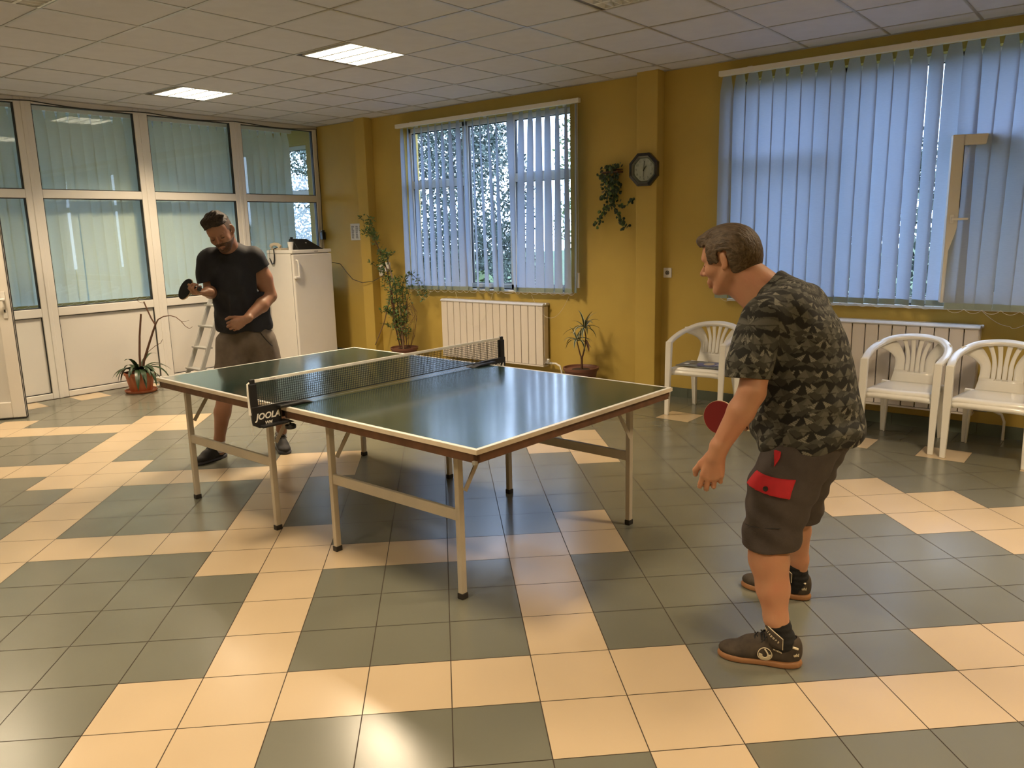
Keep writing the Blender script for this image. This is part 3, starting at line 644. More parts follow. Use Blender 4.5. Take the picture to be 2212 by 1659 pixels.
# net set
ns = thing('table_net', 'black table tennis net with white top tape clamped across the green table', 'net', (TC.x, TC.y, .76)); ns.rotation_euler.z = TA; ns['_abs'] = (0, 0, .76)
M['string'] = mat('net_string', (.012, .014, .014), .7)
b = MB(); Yn = .905; zb, zt = .775, .905
n_ = 150
for i in range(n_+1):
    y = -Yn+2*Yn*i/n_; b.box((-.0009, y-.0012, zb), (.0009, y+.0012, zt))
for i in range(12):
    z = zb+(zt-zb)*i/11; b.box((-.0006, -Yn, z-.001), (.0006, Yn, z+.001))
b.box((-.0015, -Yn, zb-.003), (.0015, Yn, zb+.002))
b.build('net_mesh', M['string'], ns)
b = MB(); b.box((-.004, -Yn-.01, zt-.003), (.004, Yn+.01, zt+.013)); b.build('top_tape', M['twhite'], ns, bevel=.002)
o = text_mesh('tape_lettering', 'JOOLA', .011, M['ink'], Matrix(((0, 0, 1, .0044), (1, 0, 0, -.80), (0, 1, 0, zt+.005), (0, 0, 0, 1))), ns, ext=.0002)
o.data.transform(Matrix.Translation((TC.x, TC.y, 0)))
for s_ in (-1, 1):
    y = s_*.915
    b = MB(); b.box((-.008, y-.014, .70), (.010, y+.014, .921)); b.box((-.012, y-.020, .755), (.014, y+.020, .90)); b.build('post', M['blackplastic'], ns, bevel=.004)
    b = MB(); ya, yb = sorted((s_*.62, s_*.935)); yc, yd = sorted((s_*.70, s_*.935))
    b.prism([(s_*.60, .762), (s_*.64, .772), (s_*.75, .785), (s_*.935, .785), (s_*.935, .695), (s_*.90, .675), (s_*.82, .675), (s_*.775, .69), (s_*.775, .762)], .008, .02, Matrix(((0, 0, 1, 0), (1, 0, 0, 0), (0, 1, 0, 0), (0, 0, 0, 1))))
    b.prism([(s_*.60, .762), (s_*.66, .774), (s_*.80, .776), (s_*.80, .762)], -.030, .055, Matrix(((0, 0, 1, 0), (1, 0, 0, 0), (0, 1, 0, 0), (0, 0, 0, 1))))
    b.prism([(s_*.72, .678), (s_*.74, .69), (s_*.90, .69), (s_*.90, .678)], -.02, .05, Matrix(((0, 0, 1, 0), (1, 0, 0, 0), (0, 1, 0, 0), (0, 0, 0, 1))))
    cl = b.build('clamp', M['blackplastic'], ns, bevel=.003)
    b = MB(); b.tube([(.03, s_*.735, .685), (.03, s_*.735, .665)], .005, 8); b.lathe([(.024, 0), (.028, .006), (.028, .018), (.02, .024)], (.03, s_*.735, .642), 14); kn = b.build('clamp_screw', M['blackplastic'], ns, smooth=True)
    Mx = Matrix(((0, 0, 1, .0205), (1 if s_ < 0 else 1, 0, 0, s_*.852), (0, 1, 0, .732), (0, 0, 0, 1)))
    o = text_mesh('lettering', 'JOOLA', .044, M['twhite'], Mx, None, ext=.0004, bold=.0012, shear=.25); o.parent = ns; o.data.transform(Matrix.Translation((0, 0, -.76)))
    Mx = Matrix(((0, 0, 1, .0205), (1, 0, 0, s_*.852), (0, 1, 0, .697), (0, 0, 0, 1)))
    o = text_mesh('lettering', 'WM', .022, M['twhite'], Mx, None, ext=.0004, bold=.0006, shear=.25); o.parent = ns; o.data.transform(Matrix.Translation((0, 0, -.76)))
b = MB(); b.tube([(0, -.925, .905), (0, -.938, .90), (0, -.940, .84), (0, -.937, .78), (0, -.936, .745)], [.006, .005, .005, .006, .009], 8); b.tube([(.0, -.936, .745), (.002, -.934, .70), (.002, -.93, .64)], .0018, 5); b.build('tension_cord', M['twhite'], ns, smooth=True)
b = MB(); b.tube([(0, .925, .905), (0, .938, .90), (0, .938, .80)], .004, 6); b.build('tension_cord', M['twhite'], ns, smooth=True)

# ------------------------------------------------------------------ white monobloc chairs
M['chair'] = mat('glossy_white_plastic', (.82, .80, .74), .22, spec=.55)
def ysurf(x, z): return .165+.22*(z-.42)-6.2*max(0, abs(x)-.10)**2
def arm_path(n=28):
    pts = [(-.240, -.245, .632), (-.248, -.17, .650), (-.253, -.08, .668), (-.247, .02, .690), (-.222, .12, .712), (-.17, .195, .738), (-.09, .232, .752), (0, .243, .757)]
    pts = pts+[(-x, y, z) for x, y, z in reversed(pts[:-1])]
    # Catmull-Rom
    out = []; P_ = [Vector(p) for p in pts]
    for i in range(len(P_)-1):
        p0, p1, p2, p3 = P_[max(i-1, 0)], P_[i], P_[i+1], P_[min(i+2, len(P_)-1)]
        for k in range(4):
            t = k/4; out.append(.5*((2*p1)+(p2-p0)*t+(2*p0-5*p1+4*p2-p3)*t*t+(3*p1-p0-3*p2+p3)*t*t*t))
    out.append(P_[-1]); return out
def make_chair(label, loc, rz, group='white plastic garden chairs'):
    t = thing('plastic_chair', label, 'chair', (0, 0, 0), group=group)
    # seat: gently dished slab with rolled front edge
    b = MB(); nx, ny = 14, 12; vs = []
    for j in range(ny+1):
        for i in range(nx+1):
            u = i/nx*2-1; v = j/ny; y = -.255+.42*v; w = .228-.035*v
            x = u*w; z = .425-.016*(1-u*u)*math.sin(math.pi*min(1, v*1.05))-.03*max(0, (.12-v)/.12)**2-.010*v - .012*(abs(u)**6)
            if v == 0: y += .02*(u*u)
            vs.append((x, y, z))
    b.add(vs, [(j*(nx+1)+i, j*(nx+1)+i+1, (j+1)*(nx+1)+i+1, (j+1)*(nx+1)+i) for j in range(ny) for i in range(nx)])
    # skirt hanging round the seat edge
    per = [(i, 0) for i in range(nx+1)]+[(nx, j) for j in range(1, ny+1)]+[(i, ny) for i in range(nx-1, -1, -1)]+[(0, j) for j in range(ny-1, 0, -1)]
    vs2 = []
    for (i, j) in per:
        p = Vector(vs[j*(nx+1)+i]); q = p.copy(); q.z = p.z-.038; q.y -= .006 if j == 0 else 0; vs2 += [p, q]
    m_ = len(per); b.add(vs2, [(2*i, 2*i+1, 2*((i+1) % m_)+1, 2*((i+1) % m_)) for i in range(m_)])
    b.build('seat', M['chair'], t, smooth=True, sol=.006, angle=50)
    # arch and arms
    b = MB(); path = arm_path(); sec = [(-.024, -.016), (-.026, .004), (-.018, .012), (.018, .012), (.026, .004), (.024, -.016)]
    ups = []; n = len(path)
    for i, p in enumerate(path):
        f_ = abs(i/(n-1)*2-1); ups.append((0, -.5*(1-f_), 1))
    b.sweep(path, sec, ups=ups, scales=[(1+.15*math.sin(math.pi*i/(n-1)), 1.0) for i in range(n)]); b.build('arm_rail', M['chair'], t, smooth=True, angle=60, bevel=.003)
    # legs
    cs = [(-.024, -.018), (.026, -.018), (.026, .020), (.012, .020), (.006, .0), (-.006, .0), (-.024, .004)]
    for s_ in (-1, 1):
        b = MB(); b.sweep([(s_*.240, -.278, 0), (s_*.240, -.268, .20), (s_*.241, -.258, .42), (s_*.243, -.245, .60), (s_*.243, -.243, .640)], [(x*s_, y) for x, y in (cs if s_ > 0 else cs[::-1])], up=(0, 1, 0), scales=[.72, .88, 1, 1.02, 1.0]); b.build('leg', M['chair'], t, smooth=True, angle=30, bevel=.004)
        b = MB(); b.sweep([(s_*.205, .235, 0), (s_*.198, .20, .20), (s_*.185, .15, .415)], [(x*s_, -y) for x, y in (cs[::-1] if s_ > 0 else cs)], up=(0, 1, 0), scales=[.75, 1.0, 1.25]); b.build('leg', M['chair'], t, smooth=True, angle=30, bevel=.004)
    # back panel: side wings, four fanned slats, bottom band
    b = MB()
    def strip(lf, rf, z0, z1, n=14, dy=0):
        vs = []
        for i in range(n+1):
            z = z0+(z1-z0)*i/n; a, c = lf(i/n, z), rf(i/n, z)
            for k in range(4): x = a+(c-a)*k/3; vs.append((x, ysurf(x, z)+dy, z))
        b.add(vs, [(i*4+k, i*4+k+1, i*4+k+5, i*4+k+4) for i in range(n) for k in range(3)])
    strip(lambda t_, z: -.155+.02*t_, lambda t_, z: .155-.02*t_, .40, .50, 4)
    edges = [-.086, -.050, -.016, .016, .050, .086]   # slot centres at the bottom
    def slot(xb, t_, side):                            # slot edge, widening and fanning upwards
        e = max(0, (t_-.35)/.65); fan = xb*(1+1.05*e**1.8); w = .0022+.0135*e**1.2
        return fan+side*w
    sl = [-.068, -.034, 0, .034, .068]
    for a, c in zip(sl, sl[1:]): strip(lambda t_, z, a=a: slot(a, t_, 1), lambda t_, z, c=c: slot(c, t_, -1), .49, .752-.04*0)
    def outer(t_, z):
        e = min(1, max(0, (z-.575)/.105)); return .140-.006*math.sin(math.pi*min(1, t_*2))+.108*e**1.9
    strip(lambda t_, z: slot(.068, t_, 1), lambda t_, z: max(outer(t_, z), slot(.068, t_, 1)+.002), .49, .728)
    strip(lambda t_, z: -max(outer(t_, z), slot(.068, t_, 1)+.002), lambda t_, z: -slot(.068, t_, 1), .49, .728)
    b.build('backrest', M['chair'], t, smooth=True, sol=.007, angle=50)
    t.location = loc; t.rotation_euler.z = rz
    return t
proto = make_chair('white plastic armchair by the pillar with a magazine on its seat', (-1.01, 4.345, 0), R_(3), group='white plastic garden chairs')
for lab, loc, rz in (('white plastic armchair mostly hidden behind the man in the patterned t-shirt', (-.36, 4.33, 0), R_(-1)),
                     ('white plastic armchair in front of the right radiator, whole backrest in view', (.612, 4.275, 0), R_(0)),
                     ('white plastic armchair at the right edge of the photo', (1.178, 4.235, 0), R_(-1))):
    c = copy_tree(proto); c['label'] = lab; c.location = loc; c.rotation_euler.z = rz
# magazine
t = thing('magazine', 'open blue and grey magazine lying on the white chair by the pillar', 'magazine', (-1.0, 4.25, .43))
t['_abs'] = (0, 0, 0); t.rotation_euler.z = R_(3); t.location = (-1.0, 4.26, .425)
b = MB(); rnd = random.Random(1)
for s_ in (-1, 1):
    vs = []
    for j in range(2):
        for i in range(7):
            u = i/6; x = s_*u*.20; vs.append((x, -.13+.27*j, .006+.008*math.sin(math.pi*u)*(1-u)+.001))
    fs = [(i, i+1, 8+i, 7+i) if s_ > 0 else (i+1, i, 7+i, 8+i) for i in range(6)]; b.add(vs, fs)
b.build('pages', mat('magazine_grey', (.16, .19, .22), .35), t, sol=.004)
b = MB(); b.prism([(-.01, -.11), (.10, -.11), (.185, -.02), (.19, .08), (.06, .12), (-.06, .02)], .0145, .0150); b.build('cover_picture', mat('magazine_blue', (.03, .05, .22), .3), t)
b = MB(); b.prism([(.05+.045*math.cos(a/8*math.pi), .01+.06*math.sin(a/8*math.pi)) for a in range(16)], .0151, .0154); b.build('oval_picture', mat('magazine_cream', (.50, .42, .28), .4), t)
b = MB(); b.box((.12, -.07, .0151), (.126, .03, .0154)); b.box((.14, -.06, .0151), (.145, .05, .0154)); b.box((-.15, -.08, .0151), (-.11, -.02, .0154)); b.build('headline', M['paper'], t)

# ------------------------------------------------------------------ step ladder
t = thing('step_ladder', 'aluminium step ladder leaning open behind the man in the dark t-shirt', 'ladder', (-6.0, 2.7, 0))
M['alu2'] = mat('ladder_aluminium', (.42, .42, .40), .42, metal=.55)
def fr_y(z): return 2.275+.435*z
for x in (-6.11, -5.87):
    k = 1 if x < -6 else -1
    b = MB(); b.bar((x-k*.015, fr_y(0), .012), (x+k*.012, fr_y(1.22), 1.22), .022, .045, up=(0, 1, 0)); r_ = b.build('rail', M['alu2'], t, bevel=.003)
    b = MB(); b.bar((x-k*.03, 3.33, .012), (x+k*.012, 2.84, 1.20), .018, .032, up=(0, 1, 0)); b.build('rear_leg', M['alu2'], t, bevel=.003)
    for y_ in (fr_y(0), 3.33):
        b = MB(); b.box((x-.03, y_-.03, 0), (x+.03, y_+.03, .03)); b.build('foot', M['cap'], t)
for k in range(1, 6):
    z = .22*k; y = fr_y(z); b = MB(); b.box((-6.12, y-.05, z-.012), (-5.86, y+.045, z+.004)); b.box((-6.12, y-.055, z-.008), (-5.86, y-.047, z+.008)); b.build('step', M['alu2'], t, bevel=.002)
b = MB(); b.box((-6.11, 2.74, 1.20), (-5.87, 2.90, 1.225)); b.build('platform', M['alu2'], t, bevel=.004)
b = MB(); b.bar((-6.09, 3.17, .40), (-5.89, 3.17, .40), .015, .02); b.build('rear_brace', M['alu2'], t)
# ------------------------------------------------------------------ plants
M['leaf'] = mat('leaf_green', (.035, .085, .022), .45, var=.35, vscale=9)
M['leafd'] = mat('leaf_dark', (.018, .04, .014), .4, var=.3, vscale=12)
M['leafc'] = mat('leaf_cream', (.42, .43, .28), .5)
M['leafm'] = mat('leaf_mid', (.085, .15, .04), .5, var=.4, vscale=14)
M['stem'] = mat('stem_brown', (.09, .04, .02), .7, var=.2, vscale=30)
M['cane'] = mat('cane', (.20, .13, .07), .7)
def strap(mb, base, az, el, ln, w, droop, mi=(0,), n=9, twist=0, fold=.25):
    p = Vector(base); d = Vector((math.cos(az)*math.cos(el), math.sin(az)*math.cos(el), math.sin(el))); path = [p.copy()]; dirs = [d.copy()]
    for i in range(n):
        d = (d+Vector((0, 0, -droop/n*(1+i*.12)))).normalized(); p = p+d*ln/n; path.append(p.copy()); dirs.append(d.copy())
    k = len(mi) if len(mi) > 1 else 2; vs = []
    for i, (q, dd) in enumerate(zip(path, dirs)):
        t = i/n; ww = w*math.sin(math.pi*min(1, .12+.88*t)**.75)**.8 if t < 1 else 0.0005
        ww = max(ww, .001); s = dd.cross(Vector((0, 0, 1))); s = s.normalized() if s.length > .01 else Vector((1, 0, 0)); up = s.cross(dd)
        s = s*math.cos(twist*t)+up*math.sin(twist*t)
        for j in range(k+1):
            u = j/k*2-1; vs.append(q+s*u*ww/2+up*abs(u)*ww*fold)
    for j in range(k):
        mb.mi = mi[j] if len(mi) > 1 else mi[0]
        base_n = len(mb.v)
        mb.add([vs[i*(k+1)+jj] for i in range(n+1) for jj in (j, j+1)], [(2*i, 2*i+1, 2*i+3, 2*i+2) for i in range(n)])
def small_leaf(mb, c, d, ln, w, nrm=(0, 0, 1)):
    d = Vector(d).normalized(); s = d.cross(Vector(nrm)); s = s.normalized() if s.length > .02 else Vector((1, 0, 0)); u = s.cross(d); c = Vector(c)
    mb.add([c, c+d*ln*.4+s*w/2+u*w*.12, c+d*ln, c+d*ln*.4-s*w/2+u*w*.12, c+d*ln*.45-u*w*.05], [(0, 1, 4), (1, 2, 4), (2, 3, 4), (3, 0, 4)])
def pot(t, c, r, h, m, saucer=None, rimh=.03):
    b = MB(); b.lathe([(r*.68, 0), (r*.70, .004), (r*.93, h-rimh), (r*.93, h-rimh), (r*1.0, h-rimh+.003), (r*1.02, h), (r*.95, h), (r*.90, h-.02), (0, h-.025)], c, 40, close=False); b.build('pot', m, t, smooth=True, angle=40)
    b = MB(); b.lathe([(r*.90, h-.028), (r*.5, h-.022), (0, h-.018)], c, 24, close=False); b.build('soil', M['soil'], t, smooth='all')
    if saucer: b = MB(); b.lathe([(0, 0), (saucer*.86, 0), (saucer*.95, .008), (saucer, .028), (saucer*.96, .028), (saucer*.86, .010), (0, .008)], (c[0], c[1], 0), 40, close=False); b.build('saucer', m, t, smooth=True, angle=40)
# 1 terracotta pot by the partition
c = Vector((-6.36, 1.93, .012)); rnd = random.Random(11)
t = thing('potted_plant', 'potted plant with long dark leaves and bare branches in a terracotta pot by the partition', 'potted plant', (c.x, c.y, 0), group='potted plants')
pot(t, c, .155, .205, M['terracotta'], .165)
b = MB(); z = c.z+.19
for k in range(22):
    az = 2*math.pi*k/22+rnd.uniform(-.2, .2); el = rnd.uniform(.25, 1.15); strap(b, (c.x+.03*math.cos(az), c.y+.03*math.sin(az), z+rnd.uniform(0, .05)), az, el, rnd.uniform(.20, .34), rnd.uniform(.040, .066), rnd.uniform(1.0, 2.0), fold=.15)
# the two large leaves drooping over the rim towards the room
for az, ln, dr in ((-.55, .34, 2.6), (-.25, .33, 2.4), (.75, .36, 1.9), (.25, .30, 2.6), (1.1, .30, 1.2)): strap(b, (c.x+.05*math.cos(az), c.y+.05*math.sin(az), z+.03), az, .7, ln, .055, dr, fold=.12)
b.build('foliage', [M['leafd']], t, smooth='all')
def off(dr, dz, dd=0): return Vector((c.x+.776*dr-.63*dd, c.y+.63*dr+.776*dd, dz))
b = MB(); b.tube([off(.01, .19), off(.022, .40), off(.045, .60), off(.085, .83)], [.012, .012, .011, .010], 8)
b.tube([off(.03, .19), off(.06, .33), off(.13, .50), off(.19, .64), off(.225, .715)], [.013, .013, .012, .011, .010], 8)
b.tube([off(.225, .715), off(.19, .78), off(.155, .88), off(.13, .96)], [.009, .008, .008, .007], 8)
b.tube([off(.225, .715), off(.26, .77), off(.32, .80), off(.39, .808), off(.45, .79), off(.50, .745), off(.54, .69), off(.58, .665), off(.615, .685)], [.008, .007, .006, .005, .0045, .004, .003, .003, .002], 6)
b.tube([off(.505, .742), off(.55, .742), off(.585, .755)], .002, 5)
b.tube([off(.06, .33), off(.12, .43), off(.20, .49), off(.26, .52), off(.285, .56)], [.004, .003, .003, .003, .002], 5)
b.tube([off(.13, .945), off(.095, .95), off(.065, .97), off(.075, 1.0), off(.10, 1.01)], .0025, 5)
b.build('stem', M['stem'], t, smooth=True)
# 2 tall climbing plant by the left pillar
c = Vector((-5.0, 4.50, 0)); rnd = random.Random(5)
t = thing('potted_plant', 'tall straggly climbing plant leaning against the yellow wall beside the left pillar', 'potted plant', (c.x, c.y, 0), group='potted plants')
pot(t, c, .165, .255, M['brownpot'])
lf = MB(); st = MB()
def vine(pts, r0, dens, leaf=.046, spread=.05):
    dens += 1
    P_ = [Vector(p) for p in pts]; path = []
    for i in range(len(P_)-1):
        p0, p1, p2, p3 = P_[max(i-1, 0)], P_[i], P_[i+1], P_[min(i+2, len(P_)-1)]
        for k in range(6):
            s = k/6; path.append(.5*((2*p1)+(p2-p0)*s+(2*p0-5*p1+4*p2-p3)*s*s+(3*p1-p0-3*p2+p3)*s*s*s))
    path.append(P_[-1]); n = len(path); st.tube(path, [r0*(1-.7*i/n) for i in range(n)], 5)
    for i in range(2, n):
        for k in range(dens if rnd.random() < .9 else 0):
            a = rnd.uniform(0, 6.28); d = Vector((math.cos(a), math.sin(a)*.6, rnd.uniform(-.5, .9))); q = path[i]+d*rnd.uniform(.004, spread); q.y = min(q.y, WY-.02)
            small_leaf(lf, q, d, leaf*rnd.uniform(.6, 1.2), leaf*.5*rnd.uniform(.7, 1.2), (rnd.uniform(-1, 1), rnd.uniform(-1, 1), 1))
stk = [(-5.02, 4.50, .22), (-5.13, 4.52, .55), (-5.25, 4.56, .95), (-5.36, 4.58, 1.25), (-5.50, 4.58, 1.50), (-5.60, 4.57, 1.62)]
vine(stk, .011, 3, spread=.06)
vine([stk[-1], (-5.66, 4.56, 1.67), (-5.68, 4.55, 1.80)], .003, 3)
vine([stk[-1], (-5.56, 4.54, 1.69), (-5.50, 4.52, 1.78)], .003, 3)
for k in range(26):
    s = rnd.uniform(.1, 1); q = Vector(stk[0]).lerp(Vector(stk[-1]), s); q.x += rnd.uniform(-.02, .08)
    dx = rnd.uniform(-.16, .22); e = q+Vector((dx, rnd.uniform(-.10, .06), rnd.uniform(-.05, .16))); m_ = q.lerp(e, .5)+Vector((0, 0, rnd.uniform(-.07, .02))); e.y = min(e.y, WY-.03)
    vine([q, m_, e], .0035, 2, spread=.035)
vine([(-4.95, 4.5, .25), (-5.0, 4.52, .7), (-5.08, 4.6, 1.0), (-4.97, 4.62, 1.12), (-4.85, 4.62, 1.05), (-4.76, 4.6, .92), (-4.72, 4.6, .82)], .005, 4, spread=.05)
vine([(-5.03, 4.46, .25), (-5.10, 4.44, .6), (-5.14, 4.46, .9), (-5.10, 4.5, 1.05)], .005, 4, spread=.07)
vine([(-4.98, 4.48, .25), (-4.98, 4.50, .6), (-4.96, 4.56, .85), (-4.92, 4.58, 1.0)], .005, 4, spread=.07)
for k in range(420):      # the dense middle
    a = rnd.gauss(0, 1); z = rnd.uniform(.55, 1.08); x = -5.08+.045*a-.10*(z-.8)+.05; d = Vector((rnd.uniform(-1, 1), rnd.uniform(-1, .2), rnd.uniform(-1, .6)))
    small_leaf(lf, (x, 4.5+rnd.uniform(-.08, .08), z), d, rnd.uniform(.025, .05), .02, (rnd.uniform(-1, 1), 0, 1))
for k in range(9):        # bare tangle near the pot
    a = rnd.uniform(-.02, .14); st.tube([(-4.95+a*.4, 4.5, .24), (-4.93+a, 4.47+rnd.uniform(-.05, .05), .45+rnd.uniform(-.05, .08)), (-4.90+a*1.1, 4.5, .62+rnd.uniform(-.05, .1)), (-4.93+a*.4, 4.52, .75+rnd.uniform(-.1, .1)), (-4.98, 4.52, .70)], .0022, 5)
for x0, x1, z1 in ((-5.06, -5.24, 1.05), (-5.0, -5.13, .95)): st.tube([(x0, 4.49, .22), ((x0+x1)/2, 4.50, z1/2+.1), (x1, 4.53, z1)], .007, 6)
lf.build('foliage', M['leafm'], t); st.build('stem', M['stem'], t, smooth=True)
b = MB(); b.tube([(-4.98, 4.47, .22), (-5.03, 4.49, .8)], .010, 8); b.tube([(-5.12, 4.52, .9), (-5.37, 4.62, 1.36)], .009, 8); b.build('support_stick', M['cane'], t, smooth=True)
b = MB(); b.tube([(-5.38, 4.735, 1.02), (-5.44, 4.70, .8), (-5.52, 4.66, .5), (-5.64, 4.60, .22)], [.008, .008, .007, .006], 8)
tag(b.build('cane', M['cane'], smooth=True), 'thin pale cane leaning on the left pillar beside the climbing plant', 'stick')
# 3 striped dracaena
c = Vector((-2.435, 4.50, 0)); rnd = random.Random(8)
t = thing('potted_plant', 'small dracaena with green and cream striped leaves between radiator and clock pillar', 'potted plant', (c.x, c.y, 0), group='potted plants')
pot(t, c, .178, .245, M['brownpot'])
b = MB(); b.tube([(c.x+.01, c.y, .21), (c.x+.012, c.y, .32), (c.x+.01, c.y, .345)], [.012, .011, .013], 8)
b.tube([(c.x+.01, c.y, .335), (c.x-.008, c.y, .375), (c.x-.03, c.y, .45), (c.x-.045, c.y, .50)], [.008, .007, .006, .006], 8)
b.tube([(c.x+.012, c.y, .335), (c.x+.03, c.y, .38), (c.x+.055, c.y, .48), (c.x+.062, c.y, .56), (c.x+.045, c.y, .635)], [.009, .008, .007, .006, .006], 8); b.build('stem', M['stem'], t, smooth=True)
b = MB()
for (bx, bz, n_, ln) in ((c.x+.045, .625, 17, .22), (c.x-.045, .50, 13, .19)):
    for k in range(n_):
        az = 2*math.pi*k/n_*2.4+rnd.uniform(-.3, .3); el = rnd.uniform(.15, 1.35)
        strap(b, (bx, c.y, bz+rnd.uniform(0, .03)), az, el, ln*rnd.uniform(.75, 1.15), .026, rnd.uniform(.8, 1.9), mi=(1, 0, 0, 1) if k % 3 else (0, 1, 1, 0), fold=.2)
b.mi = 0
strap(b, (c.x+.062, c.y, .52), -.5, -.8, .13, .03, .6, mi=(2,))
b.build('foliage', [M['leafd'], M['leafc'], M['stem']], t, smooth='all')
# 4 hanging wall plant
t = thing('hanging_plant', 'trailing wall plant with small round dark leaves hung left of the octagonal clock', 'hanging plant', (-2.2, WY-.05, 2.0)); rnd = random.Random(3)
lf = MB(); st = MB()
paths = [([(-2.31, 2.17), (-2.18, 2.17), (-2.13, 2.19)], .035, 40), ([(-2.27, 2.16), (-2.24, 2.0), (-2.22, 1.85)], .07, 110), ([(-2.17, 2.12), (-2.16, 2.0), (-2.17, 1.85)], .05, 60), ([(-2.33, 2.10), (-2.27, 2.07)], .025, 12), ([(-2.13, 2.05), (-2.125, 1.95)], .015, 10),
         ([(-2.25, 1.84), (-2.31, 1.74), (-2.37, 1.62)], .032, 46), ([(-2.20, 1.83), (-2.12, 1.72), (-2.04, 1.60)], .032, 46), ([(-2.15, 1.83), (-2.06, 1.80), (-1.99, 1.85), (-1.965, 1.88)], .012, 20), ([(-2.28, 1.93), (-2.34, 1.88)], .02, 10)]
for pts, sp, cnt in paths:
    P_ = [Vector((x, WY-.07, z)) for x, z in pts]; st.tube(P_, .003, 5)
    for k in range(cnt):
        s = rnd.random()*(len(P_)-1); i = min(int(s), len(P_)-2); q = P_[i].lerp(P_[i+1], s-i)+Vector((rnd.uniform(-sp, sp), rnd.uniform(-.05, .04), rnd.uniform(-sp*.7, sp*.7)))
        r = rnd.uniform(.009, .017); nm = Vector((rnd.uniform(-.8, .8), -1, rnd.uniform(-.5, .8))).normalized(); a_ = nm.cross(Vector((0, 0, 1))).normalized(); b_ = a_.cross(nm)
        lf.mi = 1 if rnd.random() < .22 else 0
        vs = [q+nm*.002]+[q+(a_*math.cos(j*math.pi/4)+b_*math.sin(j*math.pi/4)*1.15)*r for j in range(8)]; lf.add(vs, [(0, j+1, (j+1) % 8+1) for j in range(8)])
lf.build('foliage', [M['leafd'], M['leafm']], t); st.build('stem', M['leafm'], t, smooth=True)
b = MB(); b.box((-2.30, WY-.10, 2.125), (-2.12, WY, 2.14)); b.bar((-2.17, WY-.06, 2.155), (-2.095, WY-.05, 2.155), .01, .008); b.build('wall_bracket', M['stem'], t)

# ------------------------------------------------------------------ outside
M['grass'] = mat('outside_grass', (.05, .09, .03), .9, var=.4, vscale=3)
b = MB(); b.box((-40, WY+T+.01, -.32), (40, 60, -.30)); tag(b.build('ground', M['grass']), kind='structure')
b = MB(); b.box((-40, -40, -.34), (LX0-.15, WY+T+.01, -.32)); tag(b.build('ground_side', M['grass']), kind='structure')
M['hedge'] = mat('conifer_green', (.045, .070, .055), .6, var=.5, vscale=3)
M['shrub'] = mat('shrub_green', (.10, .17, .05), .5, var=.4, vscale=5)
M['lighttree'] = mat('broadleaf_green', (.10, .15, .05), .5, var=.5, vscale=4)
M['bark'] = mat('bark', (.07, .05, .04), .9, var=.3, vscale=10)
def tree(label, base, trunk_h, blobs, m, n, size, seed, name='tree', cat='tree', group='trees outside the windows'):
    rg = np.random.default_rng(seed); t = thing(name, label, cat, tuple(base), group=group); base = Vector(base)
    b = MB(); b.tube([base, base+Vector((.05, 0, trunk_h*.5)), base+Vector((0, .05, trunk_h))], [.12*trunk_h/3+.02, .09*trunk_h/3+.015, .03], 8); b.build('trunk', M['bark'], t, smooth=True)
    vol = [q[1][0]*q[1][1]*q[1][2] for q in blobs]; tot = sum(v**.67 for v in vol); b = MB(); vs = []; fs = []
    for (c, r), v_ in zip(blobs, vol):
        k = int(n*v_**.67/tot)
        d = rg.normal(size=(k, 3)); d /= np.linalg.norm(d, axis=1)[:, None]; rad = rg.uniform(.72, 1.03, (k, 1)); P_ = np.array(base)+np.array(c)+d*rad*np.array(r)
        a1 = rg.normal(size=(k, 3)); a1 /= np.linalg.norm(a1, axis=1)[:, None]; a2 = np.cross(a1, d); a2 /= np.linalg.norm(a2, axis=1)[:, None]+1e-6
        s = size*rg.uniform(.5, 1.2, (k, 1))
        q = np.stack([P_-a1*s, P_+a2*s*.45, P_+a1*s, P_-a2*s*.45], 1).reshape(-1, 3); o0 = len(vs); vs += q.tolist(); fs += [(o0+4*i, o0+4*i+1, o0+4*i+2, o0+4*i+3) for i in range(k)]
    b.add(vs, fs); b.build('foliage', m, t); return t
gz = -.30
tree('dark dense conifer filling the centre of the middle window', (-8.4, 9.3, gz), 3.6, [((0, 0, 2.4), (1.5, 1.3, 1.7)), ((.1, 0, 1.0), (1.6, 1.3, 1.2)), ((-.1, 0, 3.9), (1.1, 1.0, 1.3))], M['hedge'], 26000, .05, 1)
tree('dark conifer seen through the left light of the middle window', (-12.8, 9.8, gz), 4.4, [((0, 0, 2.6), (1.9, 1.4, 2.0)), ((0, 0, 1.0), (1.9, 1.4, 1.2)), ((.3, 0, 4.6), (1.5, 1.2, 1.3))], M['hedge'], 24000, .055, 2)
tree('thin light leaved tree at the right side of the middle window', (-5.6, 9.6, gz), 4.2, [((0, 0, 3.2), (.7, .7, 1.2)), ((.3, 0, 4.4), (.7, .7, .8)), ((-.2, 0, 2.0), (.6, .6, .6))], M['lighttree'], 3000, .05, 3)
tree('low bright green shrub just outside the middle window', (-5.7, 6.6, gz), .9, [((0, 0, .95), (.5, .4, .42)), ((-.5, .1, .8), (.35, .3, .35)), ((.6, .2, .7), (.4, .3, .4))], M['shrub'], 1100, .085, 4, 'shrub', 'shrub', 'shrubs outside')
tree('yellowish hedge low behind the right light of the middle window', (-4.6, 11.5, gz), 1.4, [((0, 0, 1.0), (1.5, .6, 1.0))], M['shrub'], 2600, .09, 5, 'hedge', 'hedge', 'shrubs outside')
tree('dark hedge outside the large right window, glimpsed between slats', (-1.0, 9.0, gz), 3.0, [((0, 0, 1.4), (2.3, 1.0, 1.5)), ((-.5, 0, 2.6), (1.2, .9, .9))], M['hedge'], 12000, .07, 6)
